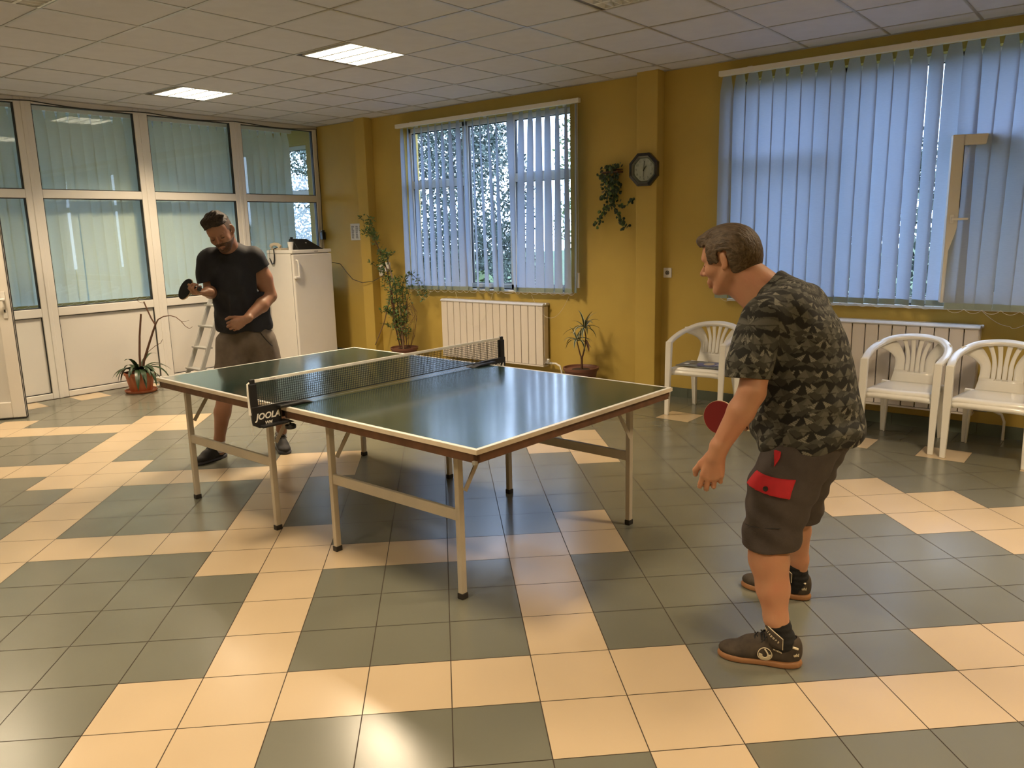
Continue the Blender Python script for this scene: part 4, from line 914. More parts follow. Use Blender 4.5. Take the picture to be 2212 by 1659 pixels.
tree('dark conifer outside the neighbouring room window', (-18.5, 10.5, gz), 4.5, [((0, 0, 2.8), (2.0, 1.5, 2.2)), ((0, 0, 1.0), (2.0, 1.4, 1.2)), ((.5, 0, 4.8), (1.3, 1.2, 1.1))], M['hedge'], 14000, .08, 7)
# ------------------------------------------------------------------ implicit-surface modelling for the two players
A_ = lambda *a: np.array(a, dtype=np.float64)
def cone(a, ra, b, rb, k=.012): return ('c', np.array(a, float), ra, np.array(b, float), rb, k, 1)
def ell(c, r, Rm=None, k=.012, op=1): return ('e', np.array(c, float), np.array(r, float), np.eye(3) if Rm is None else np.array(Rm, float), 0, k, op)
def ccut(a, ra, b, rb, k=.006): return ('c', np.array(a, float), ra, np.array(b, float), rb, k, -1)
def pd(pr, P):
    if pr[0] == 'c':
        _, a, ra, b, rb, k, op = pr; ab = b-a; L2 = ab@ab; t = np.clip(((P-a)@ab)/L2, 0, 1); return np.linalg.norm(P-a-t[:, None]*ab, axis=1)-(ra+(rb-ra)*t)
    _, c, r, Rm, _, k, op = pr; q = (P-c)@Rm.T; k0 = np.linalg.norm(q/r, axis=1); k1 = np.linalg.norm(q/(r*r), axis=1); return k0*(k0-1)/(k1+1e-9)
def bound(pr):
    if pr[0] == 'c': return (pr[1]+pr[3])/2, np.linalg.norm(pr[1]-pr[3])/2+max(pr[2], pr[4])
    return pr[1], pr[2].max()
def field(prims, P):
    d = np.full(len(P), 1.0)
    for pr in prims:
        q = pd(pr, P); k = pr[5]
        if pr[6] > 0: h = np.clip(.5+.5*(d-q)/k, 0, 1); d = d*(1-h)+q*h-k*h*(1-h)
        else: q = -q; h = np.clip(.5-.5*(d-q)/k, 0, 1); d = d*(1-h)+q*h+k*h*(1-h)
    return d
def xform(prims, Rm, t, s=1.0):
    """local prims -> world; Rm columns = local axes in world"""
    Rm = np.array(Rm, float); t = np.array(t, float); out = []
    for p in prims:
        if p[0] == 'c': out.append(('c', Rm@p[1]*s+t, p[2]*s, Rm@p[3]*s+t, p[4]*s, p[5], p[6]))
        else: out.append(('e', Rm@p[1]*s+t, p[2]*s, p[3]@Rm.T, 0, p[5], p[6]))
    return out
def iso_mesh(name, prims, h, m, parent, post=None, smooth_it=0, region=None):
    lo = np.min([bound(p)[0]-bound(p)[1] for p in prims if p[6] > 0], 0)-.03; hi = np.max([bound(p)[0]+bound(p)[1] for p in prims if p[6] > 0], 0)+.03
    if region is not None: lo = np.maximum(lo, region[0]); hi = np.minimum(hi, region[1])
    n = np.ceil((hi-lo)/h).astype(int)+2; F = np.full(n, 1.0, np.float32); B = 16; bs_ = [bound(p) for p in prims]
    for i in range(0, n[0], B):
        for j in range(0, n[1], B):
            for k in range(0, n[2], B):
                e = np.minimum([i+B, j+B, k+B], n); c = lo+h*(np.array([i, j, k])+e)/2; rad = h*B*.87+.03
                act = [p for p, (bc, br) in zip(prims, bs_) if np.linalg.norm(bc-c) < br+rad+p[5]]
                if not any(p[6] > 0 for p in act): continue
                gx, gy, gz_ = np.meshgrid(*(np.arange(s, t) for s, t in zip((i, j, k), e)), indexing='ij')
                P_ = np.stack([gx.ravel(), gy.ravel(), gz_.ravel()], 1)*h+lo; d = field(act, P_)
                if post: d = post(d, P_)
                F[i:e[0], j:e[1], k:e[2]] = d.reshape(gx.shape)
    I = F < 0; nx, ny, nz = n-1
    cnt = sum(I[a:nx+a, b:ny+b, c:nz+c].astype(np.int8) for a in (0, 1) for b in (0, 1) for c in (0, 1)); act = (cnt > 0) & (cnt < 8)
    idx = np.argwhere(act); ID = np.full((nx, ny, nz), -1, np.int32); ID[act] = np.arange(len(idx))
    acc = np.zeros((len(idx), 3)); num = np.zeros(len(idx)); co = [(a, b, c) for a in (0, 1) for b in (0, 1) for c in (0, 1)]
    for p in co:
        for ax in range(3):
            if p[ax]: continue
            q = list(p); q[ax] = 1
            fa = F[idx[:, 0]+p[0], idx[:, 1]+p[1], idx[:, 2]+p[2]]; fb = F[idx[:, 0]+q[0], idx[:, 1]+q[1], idx[:, 2]+q[2]]; cr = (fa < 0) != (fb < 0)
            t = fa/(fa-fb+1e-12); t = np.clip(t, 0, 1); pt = idx+np.array(p)+0.0; pt[:, ax] += t; acc[cr] += pt[cr]; num[cr] += 1
    vp = (acc/num[:, None])*h+lo; quads = []
    for ax in range(3):
        sl0 = [slice(None)]*3; sl1 = [slice(None)]*3; sl0[ax] = slice(0, -1); sl1[ax] = slice(1, None)
        cr = np.argwhere(I[tuple(sl0)] != I[tuple(sl1)]); u, w = (ax+1) % 3, (ax+2) % 3
        ok = (cr[:, u] > 0) & (cr[:, w] > 0) & (cr[:, u] < n[u]-1) & (cr[:, w] < n[w]-1); cr = cr[ok]
        fl_ = I[cr[:, 0], cr[:, 1], cr[:, 2]]
        def cell(du, dw): c = cr.copy(); c[:, u] += du; c[:, w] += dw; return ID[c[:, 0], c[:, 1], c[:, 2]]
        q = np.stack([cell(-1, -1), cell(0, -1), cell(0, 0), cell(-1, 0)], 1); q[~fl_] = q[~fl_][:, ::-1]; quads.append(q)
    Q = np.concatenate(quads); Q = Q[(Q >= 0).all(1)]
    for _ in range(smooth_it):
        s = np.zeros_like(vp); c = np.zeros(len(vp))
        for a, b in ((0, 1), (1, 2), (2, 3), (3, 0)):
            np.add.at(s, Q[:, a], vp[Q[:, b]]); np.add.at(c, Q[:, a], 1)
        vp = vp*.5+.5*s/np.maximum(c, 1)[:, None]
    off = np.array(parent.location) if parent else 0
    me = bpy.data.meshes.new(name); me.vertices.add(len(vp)); me.vertices.foreach_set('co', (vp-off).ravel())
    me.loops.add(len(Q)*4); me.loops.foreach_set('vertex_index', Q.ravel().astype(np.int32)); me.polygons.add(len(Q)); me.polygons.foreach_set('loop_start', np.arange(0, len(Q)*4, 4, dtype=np.int32)); me.polygons.foreach_set('use_smooth', np.ones(len(Q), bool))
    me.update(calc_edges=True); me.validate(); me.materials.append(m)
    o = bpy.data.objects.new(name, me); COL.objects.link(o)
    if parent: o.parent = parent
    return o
def basis(x, zhint):
    x = np.array(x, float); x /= np.linalg.norm(x); z = np.array(zhint, float); z -= x*(z@x); z /= np.linalg.norm(z); y = np.cross(z, x); return np.stack([x, y, z], 1)
def rot(ax, deg):
    return np.array(Matrix.Rotation(R_(deg), 3, ax))
# hand in local frame: x = fingers, z = back of the hand, thumb towards +y (flip=-1: towards -y)
def hand(curl, thumb=(35, 25), spread=4, flip=1, s=1.0, tc=None):
    pr = []; ys = [.030, .010, -.010, -.028]; ln = [(.040, .025, .020), (.045, .028, .021), (.042, .026, .021), (.034, .020, .018)]; ra = [.0095, .0098, .0092, .0083]
    pr.append(cone((-.03, 0, 0), .024, (.01, 0, 0), .024, .015)); pr.append(ell((.045, 0, -.002), (.048, .036, .017), k=.014))
    for i in range(4):
        y = ys[i]; b = A_(.082-.006*abs(i-1)-(.006 if i == 3 else 0), y, 0.003); pr.append(cone((.02, y*.5, 0), .014, b, .0115, .010)); a = 0; p = b; cu = curl[i] if isinstance(curl[0], (tuple, list)) else curl
        for j in range(3):
            a += R_(cu[j]); d = A_(math.cos(a)*math.cos(R_(spread*(1.5-i))), math.cos(a)*math.sin(R_(spread*(1.5-i))), -math.sin(a)); q = p+d*ln[i][j]; r0 = ra[i]*(1-.07*j); pr.append(cone(p, r0*1.02, q, r0*.92, .0035)); p = q
    t0 = A_(.012, .020, -.006); t1 = A_(.045, .043, -.014); a = R_(thumb[0]); dd = A_(math.cos(a)*.9, .35*math.cos(a)+.1, -math.sin(a)); dd /= np.linalg.norm(dd); t2 = t1+dd*.034
    a2 = R_(thumb[0]+thumb[1]); d2 = A_(math.cos(a2)*.95, -.05, -math.sin(a2)); d2 /= np.linalg.norm(d2); t3 = t2+d2*.026
    pr += [cone(t0, .017, t1, .0135, .012), cone(t1, .0125, t2, .0108, .004), cone(t2, .0108, t3, .0090, .003)]
    Fm = np.diag([1, flip, 1.0])
    return [(p[0], Fm@p[1]*s, p[2]*s, Fm@p[3]*s if p[0] == 'c' else p[3], p[4]*s, p[5], p[6]) for p in pr]
def head(open_mouth=0, ear_out=0):
    pr = [ell((-.014, 0, .034), (.098, .076, .088), k=.02), ell((.030, 0, -.028), (.060, .058, .080), k=.03), ell((.055, 0, .035), (.042, .058, .050), k=.03),
          cone((-.008, .054, -.045), .020, (.052, .020, -.100), .018, .025), cone((-.008, -.054, -.045), .020, (.052, -.020, -.100), .018, .025), ell((.068, 0, -.103), (.022, .024, .018), k=.018),
          cone((.084, -.030, .022), .012, (.084, .030, .022), .012, .02), ell((.060, .038, -.028), (.030, .024, .024), k=.02), ell((.060, -.038, -.028), (.030, .024, .024), k=.02)]
    for s in (-1, 1):
        pr.append(ell((.098, s*.031, .002), (.016, .019, .013), k=.012, op=-1)); pr.append(ell((.077, s*.031, -.001), (.0145, .0165, .0125), k=.003))
        pr.append(cone((.0885, s*.016, .018), .006, (.083, s*.046, .019), .006, .008))
    pr += [cone((.090, 0, .012), .0095, (.116, 0, -.024), .0115, .010), ell((.120, 0, -.029), (.012, .012, .0105), k=.006), ell((.103, .013, -.034), (.012, .008, .008), k=.006), ell((.103, -.013, -.034), (.012, .008, .008), k=.006),
           ell((.084, 0, -.062), (.015, .030, .020), k=.012), cone((.096, -.019, -.066-.004*open_mouth), .0050, (.100, 0, -.062), .0062, .006), cone((.096, .019, -.066-.004*open_mouth), .0050, (.100, 0, -.062), .0062, .006),
           cone((.093, -.016, -.075-.006*open_mouth), .0060, (.097, 0, -.077-.006*open_mouth), .0072, .006), cone((.093, .016, -.075-.006*open_mouth), .0060, (.097, 0, -.077-.006*open_mouth), .0072, .006)]
    pr += [ccut((.108, -.020, -.069), .0016+.002*open_mouth, (.108, .020, -.069), .0016+.002*open_mouth, .003), ccut((.104, -.016, -.069), .0016+.001*open_mouth, (.104, .016, -.069), .0016+.001*open_mouth, .003)]
    pr += [ccut((.108, -.0065, -.041), .0028, (.103, -.0065, -.036), .0028, .002), ccut((.108, .0065, -.041), .0028, (.103, .0065, -.036), .0028, .002)]
    for s in (-1, 1):
        Re = rot('Z', -s*(22+ear_out)) @ rot('Y', 12)
        pr.append(ell((-.012, s*(.079+ear_out*.0003), .000), (.017, .006, .031), Re.T, k=.006)); pr.append(ell((-.004, s*(.085+ear_out*.0003), .002), (.008, .005, .018), Re.T, k=.004, op=-1)); pr.append(ell((-.006, s*.078, -.026), (.009, .006, .010), k=.005))
    return pr
def head_shell(thick): return [ell((-.014, 0, .034), (.098+thick, .076+thick, .088+thick), k=.02), ell((.055, 0, .035), (.042+thick, .058+thick, .050+thick), k=.03), ell((-.035, 0, -.01), (.072+thick, .066+thick, .075+thick), k=.03)]
def skin_mat(name, col, red=(.5, .12, .06)):
    m = mat(name, col, .48, spec=.4, sub=.08); N, L = nt(m); b = N['Principled BSDF']; tc = N.new('ShaderNodeTexCoord'); n = N.new('ShaderNodeTexNoise'); n.inputs['Scale'].default_value = 14; n.inputs['Detail'].default_value = 6; L.new(tc.outputs['Object'], n.inputs['Vector'])
    mx = N.new('ShaderNodeMix'); mx.data_type = 'RGBA'; r = N.new('ShaderNodeMapRange'); r.inputs['From Min'].default_value = .35; r.inputs['From Max'].default_value = .75; r.inputs['To Max'].default_value = .45; L.new(n.outputs['Fac'], r.inputs[0]); L.new(r.outputs[0], mx.inputs[0])
    mx.inputs[6].default_value = (*col, 1); mx.inputs[7].default_value = (*red, 1); L.new(mx.outputs[2], b.inputs['Base Color'])
    n2 = N.new('ShaderNodeTexNoise'); n2.inputs['Scale'].default_value = 180; L.new(tc.outputs['Object'], n2.inputs['Vector']); bp = N.new('ShaderNodeBump'); bp.inputs['Strength'].default_value = .25; bp.inputs['Distance'].default_value = .001; L.new(n2.outputs['Fac'], bp.inputs['Height']); L.new(bp.outputs[0], b.inputs['Normal'])
    return m
def hair_mat(name, c1, c2, scale=(60, 60, 12)):
    m = mat(name, c1, .5, spec=.35); N, L = nt(m); b = N['Principled BSDF']; tc = N.new('ShaderNodeTexCoord'); mp = N.new('ShaderNodeMapping'); mp.inputs['Scale'].default_value = scale; L.new(tc.outputs['Object'], mp.inputs[0])
    n = N.new('ShaderNodeTexNoise'); n.inputs['Scale'].default_value = 3; n.inputs['Detail'].default_value = 8; L.new(mp.outputs[0], n.inputs['Vector']); r = N.new('ShaderNodeMapRange'); r.inputs['From Min'].default_value = .35; r.inputs['From Max'].default_value = .7; L.new(n.outputs['Fac'], r.inputs[0])
    mx = N.new('ShaderNodeMix'); mx.data_type = 'RGBA'; mx.inputs[6].default_value = (*c1, 1); mx.inputs[7].default_value = (*c2, 1); L.new(r.outputs[0], mx.inputs[0]); L.new(mx.outputs[2], b.inputs['Base Color'])
    bp = N.new('ShaderNodeBump'); bp.inputs['Strength'].default_value = .9; bp.inputs['Distance'].default_value = .006; L.new(n.outputs['Fac'], bp.inputs['Height']); L.new(bp.outputs[0], b.inputs['Normal']); return m
def sn(P, a, b, c, f, ph=0): return np.sin((P[:, 0]*a+P[:, 1]*b+P[:, 2]*c)*f+ph)
def folds(P, amp=.004, seed=0):
    x, y, z = P.T; w = .05*np.sin(9*z+seed)+.04*np.sin(13*x+7*y+seed)
    return amp*(np.sin(34*(x*.8+y*.5+.45*z+w)+seed)*.5+np.sin(52*(.3*x-.7*y+.6*z+w*1.4)+2*seed)*.35+np.sin(23*(z+.5*x+w)+seed*3)*.5)
def smax(a, b, k=.006): h = np.clip(.5-.5*(a-b)/k, 0, 1); return a*h*0+np.maximum(a, b)+k*.25*np.maximum(1-np.abs(a-b)/k, 0)**2

def shoe_prims(tongue=True):
    up = [ell((.052, 0, .048), (.055, .036, .050), k=.03), ell((.135, 0, .044), (.080, .043, .040), k=.03), ell((.215, .002, .032), (.070, .045, .030), k=.03), ell((.030, 0, .080), (.030, .033, .034), k=.02), cone((.095, 0, .086), .032, (.175, 0, .058), .030, .03)]
    if tongue: up.append(cone((.085, 0, .092), .028, (.074, 0, .112), .024, .015))
    return up
def shoe(parent_name, label_side, heel, toe, z0, mats, L=.29, W=.098, high=.0, tongue=True, parent=None):
    """sports shoe from heel to toe on the floor; returns the shoe part (mesh) with sole, laces children"""
    heel = A_(*heel, 0); toe = A_(*toe, 0); x = (toe-heel)/np.linalg.norm(toe-heel); y = np.cross((0, 0, 1), x); Rm = np.stack([x, y, (0, 0, 1)], 1); t = heel+A_(0, 0, z0)
    up = shoe_prims(tongue)
    up = xform(up, Rm, t, L/.285)
    def loc(P): return (P-t)@Rm/(L/.285)
    def post(d, P):
        q = loc(P); op = np.sqrt(((q[:, 0]-.052)/.034)**2+(q[:, 1]/.027)**2)-1
        d = smax(d, .014-q[:, 2], .004)
        return np.maximum(d, -np.maximum(op*.02, .070-q[:, 2]))
    u = iso_mesh('shoe', up, .0035, mats[0], parent, post, 1)
    so = xform([ell((.055, 0, .012), (.060, .042, .03), k=.03), ell((.13, 0, .010), (.085, .043, .03), k=.03), ell((.215, .002, .010), (.074, .049, .03), k=.03)], Rm, t, L/.285)
    def post2(d, P):
        q = loc(P); top = .022+.010*np.clip((q[:, 0]-.2)/.08, 0, 1)+.006*np.clip((.06-q[:, 0])/.06, 0, 1); return np.maximum(np.maximum(d, -q[:, 2]+.001), q[:, 2]-top)
    s = iso_mesh('sole', so, .0035, mats[1], parent, post2, 1); s.parent = u
    lc = MB()
    def W_(a, b, c): return Vector(t+Rm@A_(a, b, c)*(L/.285))
    for k in range(5):
        xx = .108+.021*k; zz = .1205-.0085*k-.0012*k*k
        lc.tube([W_(xx-.004, .028, zz-.016), W_(xx, .012, zz), W_(xx+.010, -.012, zz-.001), W_(xx+.006, -.028, zz-.017)], .0028, 6); lc.tube([W_(xx-.004, -.028, zz-.016), W_(xx, -.012, zz+.001), W_(xx+.010, .012, zz), W_(xx+.006, .028, zz-.017)], .0028, 6)
    for s_ in (-1, 1): lc.tube([W_(.100, 0, .124), W_(.085, s_*.018, .142), W_(.093, s_*.038, .128), W_(.112, s_*.032, .112)], .0025, 6); lc.tube([W_(.100, 0, .124), W_(.11, s_*.020, .118), W_(.135, s_*.040, .090)], .0022, 6)
    l = lc.build('laces', mats[2], parent, smooth=True); l.parent = u
    return u, Rm, t, L/.285
M['skin1'] = skin_mat('skin_fair', (.45, .235, .135), (.46, .16, .095)); M['skin2'] = skin_mat('skin_tan', (.33, .175, .105), (.32, .125, .08))
M['sock_b'] = mat('black_sock', (.008, .008, .008), .9, bump=.6, bscale=400); M['sock_w'] = mat('white_sock', (.65, .65, .68), .9, bump=.6, bscale=400)
M['gum'] = mat('gum_sole', (.28, .13, .05), .5, var=.1); M['suede'] = mat('brown_black_suede', (.045, .033, .022), .85, var=.3, vscale=30); M['knit'] = mat('black_knit_shoe', (.022, .021, .022), .75, bump=.6, bscale=250); M['lace'] = mat('lace', (.008, .008, .008), .8)
M['solegrey'] = mat('dark_grey_sole', (.05, .05, .06), .6)
# ------------------------------------------------------------------ older player in the patterned shirt
def drape(prims, p, dirn, off=.002):
    p = np.array(p, float); dirn = np.array(dirn, float); dirn /= np.linalg.norm(dirn)
    for _ in range(60):
        d = field(prims, p[None])[0]
        if d < off: break
        p = p+dirn*max(d-off, .0004)
    return Vector(p)
op = thing('person', 'man in patterned t-shirt and dark cargo shorts leaning forward right of the table', 'person', (.95, 1.0, 0), group='table tennis players')
HR = basis((-.975, .03, -.215), (0, 0, 1)); HC = A_(.668, .965, 1.478); HS = 1.03
hd = xform(head(1), HR, HC, HS)
def hp(x, y, z, R_h, C_h, s): return R_h@A_(x, y, z)*s+C_h
body = list(hd)
body += [cone(hp(-.035, 0, -.045, HR, HC, HS), .064, (.855, .962, 1.335), .074, .03), cone(hp(.01, 0, -.085, HR, HC, HS), .040, (.80, .962, 1.31), .055, .03),
         ell((.94, .965, 1.17), (.115, .17, .17), k=.05), ell((.97, .97, .98), (.14, .175, .17), k=.05), cone((.89, .80, 1.285), .055, (.89, 1.13, 1.285), .055, .04), cone((1.0, .89, .86), .06, (1.0, 1.05, .86), .06, .03)]
# near (left) arm and hand
body += [cone((.885, .80, 1.28), .056, (.890, .70, 1.11), .050, .02), cone((.890, .70, 1.11), .050, (.893, .668, 1.035), .047, .012), cone((.893, .668, 1.035), .047, (.865, .645, .965), .047, .012), cone((.865, .645, .965), .047, (.808, .607, .84), .032, .012), cone((.808, .607, .84), .032, (.798, .602, .80), .031, .01)]
hl = basis((-.13, -.08, -.98), (.35, -.93, 0)); body += xform(hand([(20, 32, 22), (26, 34, 22), (30, 36, 24), (34, 38, 25)], thumb=(20, 20), spread=3, flip=-1, s=1.06), hl, (.797, .600, .805))
# far (right) arm and hand round the bat handle
body += [cone((.885, 1.13, 1.28), .054, (.90, 1.25, 1.04), .045, .02), cone((.90, 1.25, 1.04), .044, (.68, 1.238, .872), .029, .012)]
hr = basis((-.06, -.05, -1), (0, 1, 0)); GR = A_(.672, 1.237, .862); body += xform(hand([(48, 78, 50)]*4, thumb=(30, 35), spread=0, s=1.0), hr, GR)
# legs
body += [cone((1.0, .88, .82), .07, (.935, .755, .50), .068, .03), cone((.935, .748, .50), .068, (.950, .744, .40), .070, .02), cone((.950, .744, .40), .070, (.972, .739, .29), .058, .02), cone((.972, .739, .29), .058, (.988, .737, .18), .042, .02), cone((.988, .737, .18), .042, (1.022, .749, .07), .031, .02), cone((1.015, .742, .05), .028, (.90, .705, .040), .018, .02),
         cone((.99, 1.07, .82), .07, (.865, 1.25, .46), .062, .03), cone((.865, 1.25, .46), .062, (.868, 1.275, .32), .056, .02), cone((.868, 1.275, .32), .056, (.872, 1.298, .18), .042, .02), cone((.872, 1.298, .18), .042, (.878, 1.305, .07), .031, .02), cone((.875, 1.312, .05), .028, (.76, 1.30, .040), .018, .02)]
iso_mesh('body', body, .0042, M['skin1'], op, None, 0)
# hair
sh = xform(head_shell(.010)+[cone((.075, -.035, .088), .020, (.085, .035, .092), .020, .02), ell((.02, 0, .105), (.07, .055, .030), k=.02)], HR, HC, HS)
def old_hair(d, P):
    q = (P-HC)@HR/HS; x = q[:, 0]; z = q[:, 2]
    zb = np.where(x > .060, .070+.0*x, np.where(x > .012, -.004, np.where(x > -.028, .034, -.058)))
    zb = zb+.004*np.sin(x*300)*np.sin(q[:, 1]*260); d = d-.0009*np.sin(q[:, 1]*520+np.sin(x*60)*3)*np.sin(x*40+z*50)
    return np.maximum(d, (zb-z)*.7)
M['hair1'] = hair_mat('short_brown_grey_hair', (.055, .035, .018), (.15, .105, .062), (14, 70, 30)); iso_mesh('hair', sh, .0035, M['hair1'], op, old_hair, 1)
M['eyewhite'] = mat('eye', (.5, .45, .4), .2); M['iris'] = mat('iris', (.03, .02, .012), .2)
for s_ in (-1, 1):
    c = hp(.0795, s_*.031, -.001, HR, HC, HS); b = MB(); b.lathe([(.0128*math.sin(a), -.0128*math.cos(a)) for a in [math.pi*i/10 for i in range(11)]], c, 16, close=False); e = b.build('eye', M['eyewhite'], op, smooth='all')
    c2 = Vector(hp(.0915, s_*.031, -.003, HR, HC, HS)); b = MB(); b.lathe([(0, -.001), (.0045, -.001), (.0045, .0012), (0, .0016)], c2, 14, Matrix(HR.tolist()) @ Matrix.Rotation(R_(90), 3, 'Y'), close=False); ir = b.build('iris', M['iris'], op, smooth='all'); ir.parent = e
M['brow1'] = hair_mat('eyebrow_brown', (.16, .09, .05), (.24, .14, .08)); 
for s_ in (-1, 1): iso_mesh('eyebrow', xform([cone((.0925, s_*.016, .021), .0035, (.087, s_*.046, .024), .003, .002)], HR, HC, HS), .0025, M['brow1'], op)
# shirt
def camo():
    m = mat('patterned_shirt_fabric', (.02, .02, .02), .85, bump=.3, bscale=400); N, L = nt(m); b = N['Principled BSDF']; a = N.new('ShaderNodeAttribute'); a.attribute_name = 'print'; L.new(a.outputs['Color'], b.inputs['Base Color']); return m
M['camo'] = camo()
def shirt_print(o, off):
    me = o.data; n = len(me.vertices); P = np.empty(n*3); me.vertices.foreach_get('co', P); P = P.reshape(-1, 3)+off; x, y, z = P.T
    sl = (y < .735) & (x < .965); sr = (y > 1.20) & (x < .96)
    ang = np.arctan2(-(y-.97), x-.955); rr = np.hypot(x-.955, y-.97); u = ang*.19+z*.10; v = z-.12*(x-.95)-.85*rr
    a2 = np.arctan2(-(y-.69), x-.866); u = np.where(sl, a2*.075+.013, u); v = np.where(sl, z, v); a3 = np.arctan2(-(y-1.22), x-.88); u = np.where(sr, a3*.075, u)
    cw, ch = .092, .062; col = np.tile(A_(.0075, .007, .005), (n, 1))
    polys = [((.05, .40), (.45, .46), (.62, .62), (.84, .46), (.48, .02), 0), ((.0, .44), (.26, .98), (.44, .44), 2), ((.44, .44), (.26, .98), (.64, .62), 1), ((.62, .60), (.98, .96), (.86, .46), 3), ((.84, .45), (1.10, .30), (.60, .08), 1), ((.10, .38), (.34, .40), (.22, .10), 2)]
    tones = [(.034, .033, .025), (.062, .060, .047), (.095, .092, .072), (.19, .18, .14)]
    def layer(u, v, cw, ch, ph, flip, keep):
        row = np.floor(v/ch); uu = u/cw+.5*(row % 2)+ph+.13*np.sin(row*3.7); cid = np.floor(uu); fu = uu-cid; fv = v/ch-row; fu = np.where((cid+row) % 2 == 0, fu, 1-fu) if flip else fu
        r = np.abs(np.sin(cid*12.9898+row*78.233+ph*9)*43758.5453) % 1
        fu = fu*1.06-.03*r; fv = fv*1.02
        for pl in polys:
            pts = [A_(*q) for q in pl[:-1]]; c = np.mean(pts, 0); ins = np.ones(n, bool)
            # even-odd test
            inside = np.zeros(n, bool)
            for i in range(len(pts)):
                p, q = pts[i], pts[(i+1) % len(pts)]
                cr = ((p[1] > fv) != (q[1] > fv)) & (fu < (q[0]-p[0])*(fv-p[1])/(q[1]-p[1]+1e-9)+p[0]); inside ^= cr
            k = inside & (r < keep); t = A_(*tones[pl[-1]])
            if pl[-1] == 3: st = (np.sin(fu*60+fv*40) > -.2)[:, None]*1.0; col[k] = (t*(.62+.5*st))[k]
            else: col[k] = t
    layer(u+.02, v+.021, cw*.80, ch*.85, .37, True, .55); layer(u, v, cw, ch, 0, True, .95)
    at = me.attributes.new('print', 'FLOAT_COLOR', 'POINT'); c4 = np.ones((n, 4)); c4[:, :3] = col; at.data.foreach_set('color', c4.ravel())
SHT = [ell((1.0, .97, .83), (.180, .210, .13), k=.06), ell((.985, .97, .895), (.188, .205, .150), k=.08), ell((.972, .97, 1.03), (.172, .205, .17), k=.08), ell((.955, .965, 1.17), (.145, .198, .16), rot('Y', -14), k=.08), cone((.895, .80, 1.285), .078, (.895, 1.13, 1.285), .078, .06), cone((.925, .88, 1.305), .088, (.925, 1.05, 1.305), .088, .05), cone((.90, .962, 1.33), .088, (.845, .962, 1.36), .085, .04),
       cone((.878, .79, 1.265), .088, (.866, .695, 1.12), .078, .03), cone((.866, .695, 1.12), .078, (.862, .672, 1.03), .070, .02), cone((.878, 1.14, 1.265), .086, (.885, 1.225, 1.10), .076, .03)]
SL1 = (A_(.862, .680, 1.078), A_(.04, -.20, -.98)); SL2 = (A_(.886, 1.225, 1.09), A_(.05, .45, -.89))
def old_shirt(d, P):
    x, y, z = P.T; d = d-folds(P, .0036, 1)-.006*np.sin((z*.75-x*.62)*62+np.sin(y*14)*1.4)*np.clip((1.12-z)*5, 0, 1)*np.clip((y < .97)*1.0+.3, 0, 1)*np.clip((1.0-y)*8+.5, 0, 1)
    arm1 = (y < .757) & (x < .98); pl = (P-SL1[0])@(SL1[1]/np.linalg.norm(SL1[1])); d = np.where(arm1 & (z < 1.2), np.maximum(d, pl), d)
    arm2 = (y > 1.185); pl2 = (P-SL2[0])@(SL2[1]/np.linalg.norm(SL2[1])); d = np.where(arm2 & (z < 1.2), np.maximum(d, pl2), d)
    hem = .762+(x-.816)*.17+.007*np.sin(x*40+y*22); d = smax(d, hem-z, .006)
    nk = np.linalg.norm((P-A_(.80, .962, 1.395))*A_(1, .88, 1), axis=1)-.079; return smax(d, -nk, .006)
_t = iso_mesh('t_shirt', SHT, .0027, M['camo'], op, old_shirt, 1); shirt_print(_t, np.array(op.location))
# shorts
M['cargo'] = mat('dark_brown_grey_cargo_cloth', (.052, .040, .034), .85, var=.12, vscale=20, bump=.4, bscale=300); M['red'] = mat('red_cloth', (.42, .008, .014), .75, var=.1, vscale=25)
SRT = [ell((1.005, .97, .86), (.148, .165, .10), k=.05), cone((1.012, .885, .82), .126, (.965, .800, .65), .116, .04), cone((.965, .800, .65), .116, (.938, .755, .40), .100, .03), cone((1.0, 1.08, .80), .118, (.925, 1.17, .62), .104, .04), cone((.925, 1.17, .62), .104, (.872, 1.25, .36), .094, .03)]
def old_shorts(d, P):
    x, y, z = P.T; t = (x-.94)/.1; d = d-.0045*np.sin((z*.9+x*.55)*70+y*9)*np.clip((.9-z)*3, 0, 1)-folds(P, .0022, 4)
    near = y < 1.0+(z-.5)*.0; hem = np.where(y < 1.02, .446+.015*(x-.93), .39); d = smax(d, hem-z, .005); d = np.maximum(d, z-.90)
    # leg openings
    for c, r in (((.945, .767), .070), ((.878, 1.245), .066)): d = np.maximum(d, -np.maximum(np.linalg.norm((P[:, :2]-A_(*c)), axis=1)-r, z-.472+.055*(c[1] > 1)))
    return d
iso_mesh('shorts', SRT, .0045, M['cargo'], op, old_shorts, 1)
FLP = [(.895, .733), (1.042, .725), (1.034, .661), (.862, .681)]
def quad_post(Q, ymax):
    def f(d, P):
        x, z = P[:, 0], P[:, 2]; m_ = np.full(len(P), -1.0); c = np.mean(Q, 0)
        for i in range(4):
            a = A_(*Q[i]); b_ = A_(*Q[(i+1) % 4]); e = b_-a; n_ = A_(e[1], -e[0]); n_ /= np.linalg.norm(n_)
            if (c-a)@n_ > 0: n_ = -n_
            m_ = np.maximum(m_, (x-a[0])*n_[0]+(z-a[1])*n_[1])
        d = d-.009; d = np.maximum(d, m_); return np.maximum(np.maximum(d, P[:, 1]-ymax), -d_keep(P))
    def d_keep(P): return field(SRT, P)+.004
    return f
fp = iso_mesh('pocket_flap', SRT, .0035, M['red'], op, quad_post(FLP, .80), 0, region=(A_(.82, .60, .63), A_(1.08, .84, .76)))
